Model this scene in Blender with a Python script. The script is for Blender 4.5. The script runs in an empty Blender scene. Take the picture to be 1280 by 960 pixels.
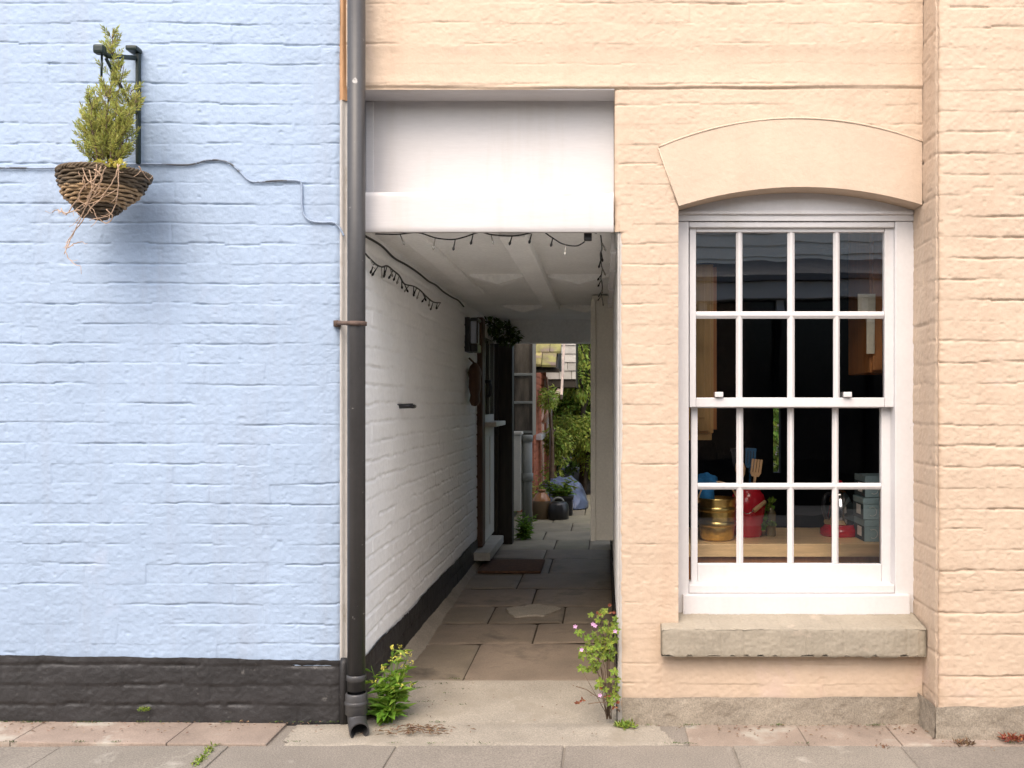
import bpy, bmesh, math, random
import numpy as np
from mathutils import Vector, Matrix

C = bpy.context.scene
R = math.radians
# ------------------------------------------------------------------ camera, sky, sun, exposure
cam = bpy.data.cameras.new('camera'); cam_o = bpy.data.objects.new('camera', cam)
C.collection.objects.link(cam_o)
cam_o.location = (0, -3.6, 1.2); cam_o.rotation_euler = (R(90), 0, 0)
cam.sensor_width = 36; cam.lens = 36 * 1200 / 1280
cam.shift_x = -115 / 1280; cam.shift_y = 25 / 1280
cam.clip_start = .05; cam.clip_end = 500
C.camera = cam_o

SUN = Vector((-.14, -.62, .77)).normalized()
world = bpy.data.worlds.new('World'); C.world = world; world.use_nodes = True
wn = world.node_tree.nodes; wl = world.node_tree.links
sky = wn.new('ShaderNodeTexSky'); sky.sky_type = 'NISHITA'; sky.sun_disc = False
sky.sun_elevation = math.asin(SUN.z); sky.sun_rotation = math.atan2(SUN.x, SUN.y)
sky.air_density = 1.0; sky.dust_density = 5.0; sky.ozone_density = 1.0
wl.new(sky.outputs[0], wn['Background'].inputs[0]); wn['Background'].inputs[1].default_value = .15
sun = bpy.data.lights.new('sun', 'SUN'); sun.energy = 1.1; sun.angle = R(165); sun.color = (1, .91, .78)
sun_o = bpy.data.objects.new('sun', sun); C.collection.objects.link(sun_o)
sun_o.rotation_euler = SUN.to_track_quat('Z', 'Y').to_euler(); sun_o.location = (0, -5, 8)
C.view_settings.view_transform = 'Standard'; C.view_settings.look = 'None'
C.cycles.max_bounces = 14; C.cycles.diffuse_bounces = 9; C.cycles.glossy_bounces = 6; C.cycles.transparent_max_bounces = 16
C.view_settings.exposure = 1.27; C.view_settings.gamma = 1; C.view_settings.use_curve_mapping = False

# ------------------------------------------------------------------ helpers
def P(px, py, y):
    """a point of the facade drawing taken to depth y"""
    s = 1200 / (3.6 + y)
    return Vector(((px - 755) / s, y, 1.2 + (505 - py) / s))

def hsh(i, j, s):
    v = np.sin(i * 127.1 + j * 311.7 + s * 74.7) * 43758.5453
    return v - np.floor(v)

def vn(x, y, s=0):
    xi = np.floor(x); yi = np.floor(y); fx = x - xi; fy = y - yi
    fx = fx * fx * (3 - 2 * fx); fy = fy * fy * (3 - 2 * fy)
    a = hsh(xi, yi, s); b = hsh(xi + 1, yi, s); c = hsh(xi, yi + 1, s); d = hsh(xi + 1, yi + 1, s)
    return (a * (1 - fx) + b * fx) * (1 - fy) + (c * (1 - fx) + d * fx) * fy

def fbm(x, y, s=0, o=4):
    t = 0; a = .5
    for k in range(o):
        t = t + a * vn(x * 2 ** k, y * 2 ** k, s + k * 3.7); a *= .5
    return t / (1 - .5 ** o)

def thing(name, label, cat, loc=(0, 0, 0), group=None, kind=None):
    o = bpy.data.objects.new(name, None); C.collection.objects.link(o)
    o.location = loc; o.empty_display_size = .1
    o['label'] = label; o['category'] = cat
    if group: o['group'] = group
    if kind: o['kind'] = kind
    return o

def tag(o, label, cat, group=None, kind=None):
    o['label'] = label; o['category'] = cat
    if group: o['group'] = group
    if kind: o['kind'] = kind
    return o

def worldloc(o):
    v = Vector((0, 0, 0))
    while o is not None:
        v += o.location; o = o.parent
    return v

class MB:
    def __init__(s): s.v = []; s.f = []; s.smooth = []
    def add(s, vs, fs, smooth=False):
        n = len(s.v); s.v.extend([tuple(p) for p in vs])
        for f in fs: s.f.append(tuple(i + n for i in f)); s.smooth.append(smooth)
        return s
    def box(s, a, b, rot=None, bevel=0):
        x0, x1 = sorted((a[0], b[0])); y0, y1 = sorted((a[1], b[1])); z0, z1 = sorted((a[2], b[2]))
        if bevel > 0:
            bm = bmesh.new(); bmesh.ops.create_cube(bm, size=1)
            for w in bm.verts:
                w.co = Vector((x0 + (w.co.x + .5) * (x1 - x0), y0 + (w.co.y + .5) * (y1 - y0), z0 + (w.co.z + .5) * (z1 - z0)))
            bmesh.ops.bevel(bm, geom=list(bm.edges), offset=min(bevel, .45 * min(x1 - x0, y1 - y0, z1 - z0)), segments=2, affect='EDGES', profile=.6)
            bm.verts.index_update()
            vs = [w.co.copy() for w in bm.verts]; fs = [[w.index for w in f.verts] for f in bm.faces]; bm.free()
        else:
            vs = [Vector(p) for p in ((x0,y0,z0),(x1,y0,z0),(x1,y1,z0),(x0,y1,z0),(x0,y0,z1),(x1,y0,z1),(x1,y1,z1),(x0,y1,z1))]
            fs = [(0,3,2,1),(4,5,6,7),(0,1,5,4),(1,2,6,5),(2,3,7,6),(3,0,4,7)]
        if rot is not None:
            c = Vector(((x0+x1)/2, (y0+y1)/2, (z0+z1)/2)); vs = [c + rot @ (p - c) for p in vs]
        return s.add(vs, fs)
    def tube(s, pts, r, n=8, cap=True):
        pts = [Vector(p) for p in pts]; k = len(pts)
        rs = r if isinstance(r, (list, tuple)) else [r] * k
        vs = []; fs = []; up = None
        for i, p in enumerate(pts):
            t = (pts[min(i + 1, k - 1)] - pts[max(i - 1, 0)])
            t = t.normalized() if t.length > 1e-9 else Vector((0, 0, 1))
            if up is None:
                up = t.orthogonal().normalized()
            up = (up - t * up.dot(t)); up = up.normalized() if up.length > 1e-6 else t.orthogonal().normalized()
            w = t.cross(up)
            for j in range(n):
                a = 2 * math.pi * j / n
                vs.append(p + (up * math.cos(a) + w * math.sin(a)) * rs[i])
        for i in range(k - 1):
            for j in range(n):
                j2 = (j + 1) % n
                fs.append((i*n+j, i*n+j2, (i+1)*n+j2, (i+1)*n+j))
        if cap:
            fs.append(tuple(range(n))[::-1]); fs.append(tuple((k-1)*n + j for j in range(n)))
        return s.add(vs, fs, True)
    def lathe(s, prof, c, n=32, ax=None, cap=False):
        """profile (r, h) about a vertical axis at c; ax: optional rotation matrix"""
        vs = []; fs = []; c = Vector(c)
        for r, h in prof:
            for j in range(n):
                a = 2 * math.pi * j / n; p = Vector((r * math.cos(a), r * math.sin(a), h))
                vs.append(c + (ax @ p if ax is not None else p))
        for i in range(len(prof) - 1):
            for j in range(n):
                j2 = (j + 1) % n; fs.append((i*n+j, i*n+j2, (i+1)*n+j2, (i+1)*n+j))
        if cap:
            fs.append(tuple(range(n))[::-1]); fs.append(tuple((len(prof)-1)*n + j for j in range(n)))
        return s.add(vs, fs, True)
    def prism(s, poly, axis, a, b):
        """2-D polygon extruded along axis (x, y or z) from a to b"""
        def mk(p, t):
            return {'x': (t, p[0], p[1]), 'y': (p[0], t, p[1]), 'z': (p[0], p[1], t)}[axis]
        n = len(poly); vs = [mk(p, a) for p in poly] + [mk(p, b) for p in poly]
        fs = [tuple(range(n))[::-1], tuple(range(n, 2 * n))]
        for i in range(n): j = (i + 1) % n; fs.append((i, j, n + j, n + i))
        return s.add(vs, fs)
    def leaf(s, p, d, up, L, W, bend=.15):
        p = Vector(p); d = d.normalized(); w = d.cross(up)
        w = w.normalized() if w.length > 1e-6 else d.orthogonal().normalized()
        n = w.cross(d)
        vs = [p, p + d * L * .45 + w * W * .5 + n * W * .18, p + d * L - n * L * bend, p + d * L * .45 - w * W * .5 + n * W * .18]
        return s.add(vs, [(0, 1, 2), (0, 2, 3)], False)
    def build(s, name, m, parent=None, off=None):
        me = bpy.data.meshes.new(name)
        o0 = worldloc(parent) if parent is not None else (Vector(off) if off is not None else Vector((0, 0, 0)))
        v = np.array(s.v, dtype=np.float64) - np.array(o0)
        me.from_pydata(v.tolist(), [], s.f)
        me.polygons.foreach_set('use_smooth', s.smooth)
        bm = bmesh.new(); bm.from_mesh(me); bmesh.ops.recalc_face_normals(bm, faces=bm.faces) if len(s.f) < 3000 else None
        bm.to_mesh(me); bm.free(); me.update()
        me.materials.append(m)
        o = bpy.data.objects.new(name, me); C.collection.objects.link(o)
        if parent is not None: o.parent = parent
        elif off is not None: o.location = off
        return o

def span(segs, res):
    out = [segs[0]]
    for a, b in zip(segs[:-1], segs[1:]):
        n = max(1, int(round((b - a) / res))); out += list(np.linspace(a, b, n + 1)[1:])
    return np.array(out)

def relief(name, O, U, V, N, us, vs, h, m, parent, hole=None, core=None, vmap=None, off=None, smooth=True):
    """a wall or ground surface as a real height field: point = O + U u + V v + N h(u, v)"""
    uu, vv = np.meshgrid(us, vs)
    if vmap is not None: vv = vmap(uu, vv)
    hh = h(uu, vv)
    O, U, V, N = (np.array(q, float) for q in (O, U, V, N))
    pts = O + uu[..., None] * U + vv[..., None] * V + hh[..., None] * N
    nu, nv = len(us), len(vs)
    idx = np.arange(nu * nv).reshape(nv, nu)
    q = np.stack([idx[:-1, :-1], idx[:-1, 1:], idx[1:, 1:], idx[1:, :-1]], -1).reshape(-1, 4)
    if hole is not None:
        cu = ((uu[:-1, :-1] + uu[1:, 1:]) / 2).ravel(); cv = ((vv[:-1, :-1] + vv[1:, 1:]) / 2).ravel()
        q = q[~hole(cu, cv)]
    if np.dot(np.cross(U, V), N) < 0: q = q[:, ::-1]
    used, inv = np.unique(q.ravel(), return_inverse=True)
    pts = pts.reshape(-1, 3)[used]; q = inv.reshape(-1, 4)
    cv_, cf_, = [], []
    if core is not None:
        cv_ = core.v; cf_ = core.f
    base = worldloc(parent) if parent is not None else (Vector(off) if off is not None else Vector((0, 0, 0)))
    n0 = len(pts)
    allv = np.vstack([pts, np.array(cv_).reshape(-1, 3)]) - np.array(base)
    me = bpy.data.meshes.new(name)
    nq = len(q); nc = len(cf_)
    loops = list(q.ravel()) ; starts = list(range(0, nq * 4, 4)); tot = [4] * nq
    p = nq * 4
    for f in cf_:
        loops += [i + n0 for i in f]; starts.append(p); tot.append(len(f)); p += len(f)
    me.vertices.add(len(allv)); me.vertices.foreach_set('co', allv.astype(np.float32).ravel())
    me.loops.add(len(loops)); me.loops.foreach_set('vertex_index', np.array(loops, np.int32))
    me.polygons.add(len(starts)); me.polygons.foreach_set('loop_start', np.array(starts, np.int32))
    me.polygons.foreach_set('loop_total', np.array(tot, np.int32))
    me.polygons.foreach_set('use_smooth', np.array([smooth] * nq + [False] * nc))
    me.update(calc_edges=True); me.validate()
    me.materials.append(m)
    o = bpy.data.objects.new(name, me); C.collection.objects.link(o)
    if parent is not None: o.parent = parent
    elif off is not None: o.location = off
    return o

def brick_h(seed, p=.075, L=.228, depth=.008, vert=.25, rough=1.0, full=.4, lean=.003, w=.006):
    def f(u, v):
        uw = u + .012 * (vn(u * 7, v * 7, seed + 9) - .5)
        vw = v + .008 * (vn(u * 1.7, v * .6, seed + 1) - .5) + .004 * (vn(u * 11, v * 14, seed + 2) - .5) + .0022 * (vn(u * 45, v * 30, seed + 5) - .5)
        ci = np.floor(vw / p); fv = vw / p - ci
        off = (np.mod(ci, 2) * .5 + .3 * (hsh(ci, ci * 0 + 3, seed) - .5)) * L
        ub = (uw + off) / L; bi = np.floor(ub); fu = ub - bi
        rb = hsh(bi, ci, seed + 4) - .5; rt = hsh(bi, ci, seed + 6) - .5
        # one joint line per course boundary: the strength wanders along it
        up = fv > .5; cj = np.where(up, ci + 1, ci)
        sg = np.floor((uw + hsh(cj, cj * 0 + 5, seed) * L) / (L * .62))
        dv = np.abs(vw - cj * p + (hsh(sg, cj, seed + 41) - .5) * .008)
        st = np.clip((vn(u * 4.3 + cj * 13.7, cj * 5.3, seed + 8) - full) * 2.5 + (hsh(sg, cj, seed + 43) - .5) * .8, .06, 1) * np.clip(.1 + 1.4 * vn(u * 38, cj * 9.1, seed + 12), 0, 1.2)
        jh = np.exp(-(dv / (w * (.6 + .8 * vn(u * 20, cj * 3.3, seed + 44)))) ** 2) * st * depth
        du = np.minimum(fu, 1 - fu) * L
        sv = np.clip((hsh(bi + (fu > .5), ci, seed + 15) - .3) * 2, 0, 1) * np.clip(.2 + 1.2 * vn(u * 9, v * 45, seed + 17), 0, 1)
        jv = np.exp(-(du / (w * .9)) ** 2) * depth * vert * sv
        r = (rb * .0018 + rt * .003 * (fu - .5) + lean * (.5 - fv))
        nz = .004 * (fbm(u * 2.5, v * 2.5, seed + 20, 3) - .5) + .0023 * (fbm(u * 15, v * 22, seed + 21, 4) - .5) + .0016 * (vn(u * 85, v * 95, seed + 23) - .5)
        pit = np.clip(vn(u * 33, v * 41, seed + 31) - .86, 0, 1) * .016
        cr = np.exp(-(np.abs(fbm(u * 9, v * 15, seed + 50, 4) - .5) / .006) ** 2) * np.clip(vn(u * 4, v * 5, seed + 51) - .5, 0, 1) * .005
        return r - jh - jv - cr + rough * nz - rough * pit
    return f

def arris(h, edges, k=.007, d=.008):
    """round the wall off at free edges: list of (axis, value)"""
    def f(u, v):
        t = h(u, v)
        for ax, val in edges:
            q = np.abs((u if ax == 'u' else v) - val); t = t - d * np.exp(-q / k) * (.6 + .8 * vn(u * 40, v * 40, 77))
        return t
    return f

def rough_h(seed, a=.006, s=9):
    return lambda u, v: a * (fbm(u * s, v * s, seed, 5) - .5) + a * .5 * (fbm(u * s * 6, v * s * 6, seed + 3, 3) - .5)

# ------------------------------------------------------------------ materials
def M(name, col, rough=.6, var=.1, scale=6, bump=.15, bscale=60, metal=0, spec=.35, col2=None, mask=None, mscale=5, mwidth=.06,
      island=0, stretch=(1, 1, 1), fine=.05, streak=None):
    m = bpy.data.materials.new(name); m.use_nodes = True
    nt = m.node_tree; n = nt.nodes; l = nt.links; b = n['Principled BSDF']
    b.inputs['Roughness'].default_value = rough; b.inputs['Metallic'].default_value = metal
    b.inputs['Specular IOR Level'].default_value = spec
    tc = n.new('ShaderNodeTexCoord'); mp = n.new('ShaderNodeMapping'); mp.inputs['Scale'].default_value = stretch
    geo = n.new('ShaderNodeNewGeometry')
    l.new(geo.outputs['Position'], mp.inputs[0])
    def noise(sc, det=5, rgh=.6, dist=0):
        q = n.new('ShaderNodeTexNoise'); q.inputs['Scale'].default_value = sc; q.inputs['Detail'].default_value = det
        q.inputs['Roughness'].default_value = rgh; q.inputs['Distortion'].default_value = dist
        l.new(mp.outputs[0], q.inputs['Vector']); return q
    def ramp(src, a, b_, ca=(0, 0, 0, 1), cb=(1, 1, 1, 1)):
        r = n.new('ShaderNodeValToRGB'); e = r.color_ramp.elements
        e[0].position = a; e[1].position = b_; e[0].color = ca; e[1].color = cb
        l.new(src, r.inputs[0]); return r
    def mul(c, k): return tuple(min(1, x * k) for x in c[:3]) + (1,)
    n1 = noise(scale); r1 = ramp(n1.outputs[0], .3, .7, mul(col, 1 - var), mul(col, 1 + var))
    out = r1.outputs[0]
    if fine:
        n2 = noise(scale * 14 if fine < .1 else max(scale * 14, 190), 3); r2 = ramp(n2.outputs[0], .35, .65, (1 - fine,) * 3 + (1,), (1 + fine,) * 3 + (1,))
        mx = n.new('ShaderNodeMix'); mx.data_type = 'RGBA'; mx.blend_type = 'MULTIPLY'; mx.inputs[0].default_value = 1
        l.new(out, mx.inputs[6]); l.new(r2.outputs[0], mx.inputs[7]); out = mx.outputs[2]
    for cc, mk, ms in ([(col2, mask, mscale)] if col2 is not None and not isinstance(col2, list) else (col2 or [])):
        n3 = noise(ms, 6, .65, .3); r3 = ramp(n3.outputs[0], mk, mk + mwidth)
        mx = n.new('ShaderNodeMix'); mx.data_type = 'RGBA'
        l.new(r3.outputs[0], mx.inputs[0]); l.new(out, mx.inputs[6]); mx.inputs[7].default_value = tuple(cc[:3]) + (1,); out = mx.outputs[2]
    if streak is not None:
        m2 = n.new('ShaderNodeMapping'); m2.inputs['Scale'].default_value = (7, 7, .55); l.new(geo.outputs['Position'], m2.inputs[0])
        q = n.new('ShaderNodeTexNoise'); q.inputs['Scale'].default_value = 1; q.inputs['Detail'].default_value = 7; q.inputs['Roughness'].default_value = .65
        l.new(m2.outputs[0], q.inputs['Vector']); r4 = ramp(q.outputs[0], .52, .80, (0, 0, 0, 1), (streak[1],) * 3 + (1,))
        mx = n.new('ShaderNodeMix'); mx.data_type = 'RGBA'
        l.new(r4.outputs[0], mx.inputs[0]); l.new(out, mx.inputs[6]); mx.inputs[7].default_value = tuple(streak[0]) + (1,); out = mx.outputs[2]
    if island:
        hs = n.new('ShaderNodeHueSaturation'); rp = n.new('ShaderNodeMapRange')
        rp.inputs[3].default_value = 1 - island; rp.inputs[4].default_value = 1 + island
        l.new(geo.outputs['Random Per Island'], rp.inputs[0]); l.new(rp.outputs[0], hs.inputs['Value'])
        rh = n.new('ShaderNodeMapRange'); rh.inputs[3].default_value = .5 - island * .06; rh.inputs[4].default_value = .5 + island * .06
        ml = n.new('ShaderNodeMath'); ml.operation = 'MULTIPLY'; ml.inputs[1].default_value = 7.31
        fr = n.new('ShaderNodeMath'); fr.operation = 'FRACT'
        l.new(geo.outputs['Random Per Island'], ml.inputs[0]); l.new(ml.outputs[0], fr.inputs[0]); l.new(fr.outputs[0], rh.inputs[0]); l.new(rh.outputs[0], hs.inputs['Hue'])
        l.new(out, hs.inputs['Color']); out = hs.outputs[0]
    l.new(out, b.inputs['Base Color'])
    if bump:
        nb = noise(bscale, 6, .6); bp = n.new('ShaderNodeBump'); bp.inputs['Strength'].default_value = bump; bp.inputs['Distance'].default_value = .004
        l.new(nb.outputs[0], bp.inputs['Height']); l.new(bp.outputs[0], b.inputs['Normal'])
    return m

def leafmat(name, col, island=.45, trans=.35, tcol=None):
    m = M(name, col, rough=.5, var=.25, scale=3, bump=0, island=island, fine=0, spec=.3)
    nt = m.node_tree; n = nt.nodes; l = nt.links; b = n['Principled BSDF']
    t = n.new('ShaderNodeBsdfTranslucent'); mx = n.new('ShaderNodeMixShader'); mx.inputs[0].default_value = trans
    src = b.inputs['Base Color'].links[0].from_socket
    l.new(src, t.inputs['Color']); l.new(b.outputs[0], mx.inputs[1]); l.new(t.outputs[0], mx.inputs[2])
    l.new(mx.outputs[0], n['Material Output'].inputs[0]); return m

def glassmat(name, ior=1.75, tint=(.97, .98, .98), bump=.0):
    m = bpy.data.materials.new(name); m.use_nodes = True; nt = m.node_tree; n = nt.nodes; l = nt.links
    n.remove(n['Principled BSDF'])
    t = n.new('ShaderNodeBsdfTransparent'); t.inputs[0].default_value = tint + (1,)
    g = n.new('ShaderNodeBsdfGlossy'); g.inputs['Roughness'].default_value = .0
    f = n.new('ShaderNodeFresnel'); f.inputs[0].default_value = ior
    mx = n.new('ShaderNodeMixShader'); l.new(f.outputs[0], mx.inputs[0]); l.new(t.outputs[0], mx.inputs[1]); l.new(g.outputs[0], mx.inputs[2])
    if bump:
        geo = n.new('ShaderNodeNewGeometry'); ns = n.new('ShaderNodeTexNoise'); ns.inputs['Scale'].default_value = 5; ns.inputs['Detail'].default_value = 1
        bp = n.new('ShaderNodeBump'); bp.inputs['Strength'].default_value = bump; bp.inputs['Distance'].default_value = .01
        l.new(geo.outputs['Position'], ns.inputs['Vector']); l.new(ns.outputs[0], bp.inputs['Height']); l.new(bp.outputs[0], g.inputs['Normal'])
    l.new(mx.outputs[0], n['Material Output'].inputs[0]); return m

BLUE = M('blue_paint', (.30, .383, .508), .62, .07, 2.2, .35, 130, fine=.03, col2=[((.33, .40, .52), .62, 3.0), ((.24, .28, .36), .70, 30)], mwidth=.1, streak=((.27, .30, .36), .5))
BLACKP = M('black_bitumen_paint', (.022, .021, .022), .5, .35, 7, .5, 90, spec=.45, col2=[((.11, .105, .10), .64, 16), ((.27, .25, .2), .77, 11)], mwidth=.08)
PEACH = M('peach_paint', (.487, .377, .282), .65, .07, 2.4, .3, 120, fine=.03, col2=[((.52, .40, .32), .6, 2.6), ((.36, .25, .17), .70, 26)], mwidth=.09, streak=((.44, .31, .22), .55))
PEACHS = M('peach_render', (.50, .39, .296), .65, .06, 4, .55, 45, fine=.02, col2=[((.42, .31, .23), .70, 24)], mwidth=.09, streak=((.45, .33, .24), .5))
WHITE = M('white_wall_paint', (.86, .855, .84), .6, .04, 3, .3, 90, fine=.03, col2=[((.56, .53, .48), .72, 20)], mwidth=.1)
WOODW = M('white_gloss_paint', (.585, .57, .57), .35, .03, 5, .08, 50, spec=.5, fine=.02, col2=[((.36, .32, .26), .715, 22)], mwidth=.05, streak=((.42, .39, .34), .35))
PANELW = M('white_board_paint', (.525, .505, .50), .5, .03, 4, .12, 30, fine=.02, stretch=(.4, 1, 3), streak=((.40, .35, .28), .45), col2=[((.27, .22, .17), .705, 26), ((.46, .44, .42), .60, 3)], mwidth=.05)
CEIL = M('white_ceiling_paint', (.84, .84, .82), .7, .05, 4, .15, 40, col2=[((.5, .45, .37), .72, 7)], mwidth=.12)
CEMENT = M('grey_cement', (.25, .215, .17), .85, .18, 5, .7, 70, fine=.22, col2=[((.20, .165, .125), .62, 13), ((.38, .33, .265), .66, 9)], mwidth=.09)
SILLM = M('stone_coloured_sill_paint', (.29, .255, .20), .75, .12, 7, .6, 60, col2=[((.22, .19, .15), .70, 26), ((.37, .31, .245), .60, 6)], mwidth=.08)
SLAB = M('grey_paving_concrete', (.20, .178, .150), .85, .14, 2.5, .5, 170, island=.10, fine=.26, col2=[((.36, .335, .29), .60, 3.4), ((.12, .11, .10), .70, 60), ((.10, .09, .08), .70, 8)], mwidth=.10)
REDSTONE = M('reddish_stone', (.265, .21, .17), .85, .18, 5, .6, 70, island=.06, fine=.12, col2=[((.36, .33, .28), .56, 5), ((.17, .13, .10), .68, 16)], mwidth=.12)
APRON = M('pale_cement_apron', (.28, .25, .205), .85, .15, 4, .7, 90, fine=.2, col2=[((.25, .22, .175), .54, 3), ((.50, .46, .40), .64, 7)], mwidth=.12)
FLAG = M('worn_flagstone', (.19, .152, .113), .6, .25, 3, .5, 60, island=.10, fine=.12, col2=[((.10, .08, .06), .54, 3), ((.25, .215, .165), .66, 7)], mwidth=.14)
GSLAB = M('garden_flagstone', (.215, .19, .135), .8, .2, 4, .5, 60, island=.14, fine=.1, col2=[((.14, .15, .07), .60, 6)], mwidth=.15)
DIRT = M('dirt', (.07, .055, .04), .95, .3, 12, .6, 80)
ASPHALT = M('asphalt', (.085, .082, .078), .9, .2, 6, .6, 200)
PIPE = M('dark_grey_pipe_paint', (.042, .041, .042), .42, .12, 5, .15, 60, spec=.5, col2=[((.27, .26, .25), .665, 22)], mwidth=.04, streak=((.10, .095, .09), .6))
RUSTY = M('rusty_iron', (.11, .075, .06), .8, .4, 20, .6, 120)
TIMBERB = M('weathered_orange_timber', (.40, .23, .12), .7, .35, 9, .4, 50, stretch=(3, 3, .4))
GREENP = M('dark_green_paint', (.009, .019, .016), .4, .3, 20, .3, 60)
WICKD = M('dark_wicker', (.105, .075, .045), .7, .4, 60, .4, 200, fine=.3)
WICKT = M('tan_wicker', (.36, .24, .13), .7, .3, 60, .4, 200, fine=.3)
SOIL = M('soil', (.04, .03, .022), .95, .3, 40, .7, 120)
STEM = M('dry_pale_stem', (.46, .32, .22), .8, .3, 30, .2, 80)
BARK = M('brown_bark', (.13, .09, .06), .85, .35, 20, .6, 60)
DARKBARK = M('dark_bark', (.045, .036, .028), .85, .35, 20, .6, 60)
CONIF = leafmat('conifer_green', (.37, .38, .10), .4, .45)
LEAFG = leafmat('bright_leaf', (.16, .28, .035), .4, .4)
LEAFY = leafmat('flower_bud_yellow', (.55, .50, .10), .3, .3)
LEAFM = leafmat('garden_leaf', (.16, .24, .04), .65, .5)
LEAFL = leafmat('pale_garden_leaf', (.34, .42, .09), .55, .5)
LEAFD = leafmat('dark_garden_leaf', (.06, .10, .02), .6, .3)
HERB = leafmat('herb_leaf', (.20, .27, .04), .5, .4)
REDL = leafmat('reddish_leaf', (.28, .09, .05), .4, .3)
PINK = leafmat('pink_petal', (.72, .42, .66), .12, .3)
DEADL = M('dead_leaf', (.16, .095, .055), .9, .3, 40, 0, island=.4)
CABLEW = M('pale_blue_painted_cable', (.25, .31, .41), .5, .1, 20, .1, 50, col2=[((.07, .075, .085), .50, 6)], mwidth=.06)
BLACKC = M('black_rubber_cable', (.012, .012, .012), .5, .1, 20, 0)
BULB = M('clear_bulb', (.25, .24, .21), .1, .05, 20, 0, spec=.8)
BLACKPL = M('black_plastic', (.014, .014, .016), .35, .1, 20, 0, spec=.5)
OPAL = M('opal_plastic', (.42, .46, .54), .3, .04, 10, 0, spec=.5)
BROWNW = M('brown_timber', (.085, .042, .024), .6, .35, 10, .3, 50, stretch=(3, 3, .4))
DARKW = M('dark_timber', (.035, .028, .02), .65, .35, 10, .3, 50, stretch=(3, 3, .4))
CREAM = M('cream_gloss_paint', (.64, .61, .53), .45, .05, 5, .1, 40)
GREYP = M('grey_pipe_paint', (.21, .22, .20), .5, .12, 8, .1, 40)
GREYB = M('grimy_beige_board', (.30, .265, .21), .7, .25, 6, .1, 40)
GREYG = M('grimy_pane', (.10, .085, .065), .25, .5, 4, .05, 20, stretch=(4, 4, 1), spec=.6)
STRIPW = M('dirty_white_strip', (.46, .435, .405), .7, .10, 6, .3, 60, stretch=(1, 1, .5), col2=[((.30, .26, .21), .60, 9)], mwidth=.12, streak=((.30, .27, .22), .7))
STEPM = M('pale_step_stone', (.40, .38, .33), .8, .15, 8, .4, 60)
MAT = M('brown_coir', (.10, .05, .028), .95, .3, 40, .8, 200)
GLASS = glassmat('window_glass', 2.7, bump=.05)
DGLASS = glassmat('dusty_glass', 1.8, (.55, .54, .48))
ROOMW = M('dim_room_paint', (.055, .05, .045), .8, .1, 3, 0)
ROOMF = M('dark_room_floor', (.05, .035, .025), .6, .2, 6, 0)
PINE = M('pale_worktop_wood', (.86, .58, .29), .4, .18, 3, .05, 30, stretch=(1.2, 14, 14), spec=.4)
OAKC = M('honey_cabinet_wood', (.60, .36, .14), .42, .14, 4, .05, 30, stretch=(12, 12, 1))
REDW = M('reddish_cabinet_wood', (.46, .19, .065), .42, .18, 4, .05, 30, stretch=(12, 12, 1))
BRASS = M('hammered_brass', (.72, .54, .20), .28, .25, 30, .6, 30, metal=1)
STEEL = M('polished_steel', (.6, .58, .58), .12, .05, 8, 0, metal=1)
REDE = M('red_enamel', (.50, .015, .03), .2, .05, 8, 0, spec=.6)
BLUEC = M('blue_cloth', (.03, .20, .46), .8, .2, 30, .5, 60)
TEALB = M('dark_blue_plastic', (.02, .09, .19), .35, .1, 10, 0)
SPOON = M('pale_wooden_spoon', (.62, .40, .22), .6, .12, 20, .05, 40)
BGLASS = M('brown_glass', (.17, .14, .07), .12, .2, 20, 0, spec=.8)
BOXF = M('blue_grey_card', (.27, .38, .41), .7, .06, 6, .05, 30)
BOXD = M('dark_blue_grey_card', (.055, .085, .095), .7, .06, 6, .05, 30)
PAPER = M('cream_paper', (.72, .66, .52), .8, .05, 6, 0)
BRICKR = M('red_brick', (.36, .115, .06), .85, .35, 9, .4, 60, fine=.2, col2=[((.30, .22, .17), .62, 12)], mwidth=.1)
MOSS = M('mossy_clay_tile', (.19, .175, .065), .9, .4, 9, .6, 60, island=.35, col2=[((.16, .12, .10), .50, 7)], mwidth=.12)
SHINGLE = M('pale_grey_shingle', (.36, .345, .31), .85, .2, 7, .5, 50, island=.12, col2=[((.30, .31, .14), .64, 6)], mwidth=.1)
PALEW = M('pale_weathered_timber', (.55, .44, .37), .75, .15, 8, .3, 50, stretch=(3, 3, .5))
TARP = M('blue_tarpaulin', (.10, .13, .22), .38, .12, 6, .25, 25, spec=.5)
STONEW = M('brown_glazed_stoneware', (.26, .115, .045), .28, .15, 8, .05, 30, spec=.5)
STONEU = M('dull_brown_stoneware', (.11, .075, .04), .4, .15, 8, .05, 30, spec=.5)
BOARDW = M('white_weatherboard', (.80, .78, .70), .6, .05, 4, .1, 30)
LEAD = M('grey_lead', (.10, .103, .108), .55, .15, 5, .1, 30)
SHOPG = M('shop_dark_glass', (.008, .008, .009), .08, .1, 5, 0, spec=.3)
SHOPD = M('black_shop_paint', (.006, .006, .006), .9, .1, 5, 0, spec=0)
SHOPW = M('grey_shop_paint', (.40, .40, .385), .5, .05, 5, .05, 30)
WHITECARD = M('white_lettering', (.75, .76, .74), .6, .02, 5, 0)
FLOORY = M('dry_stone_chip', (.55, .52, .47), .9, .1, 20, .2, 80)

# ================================================================== SETTING: ground
def struct(o): o['kind'] = 'structure'; return o
rng = random.Random(7)
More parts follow.
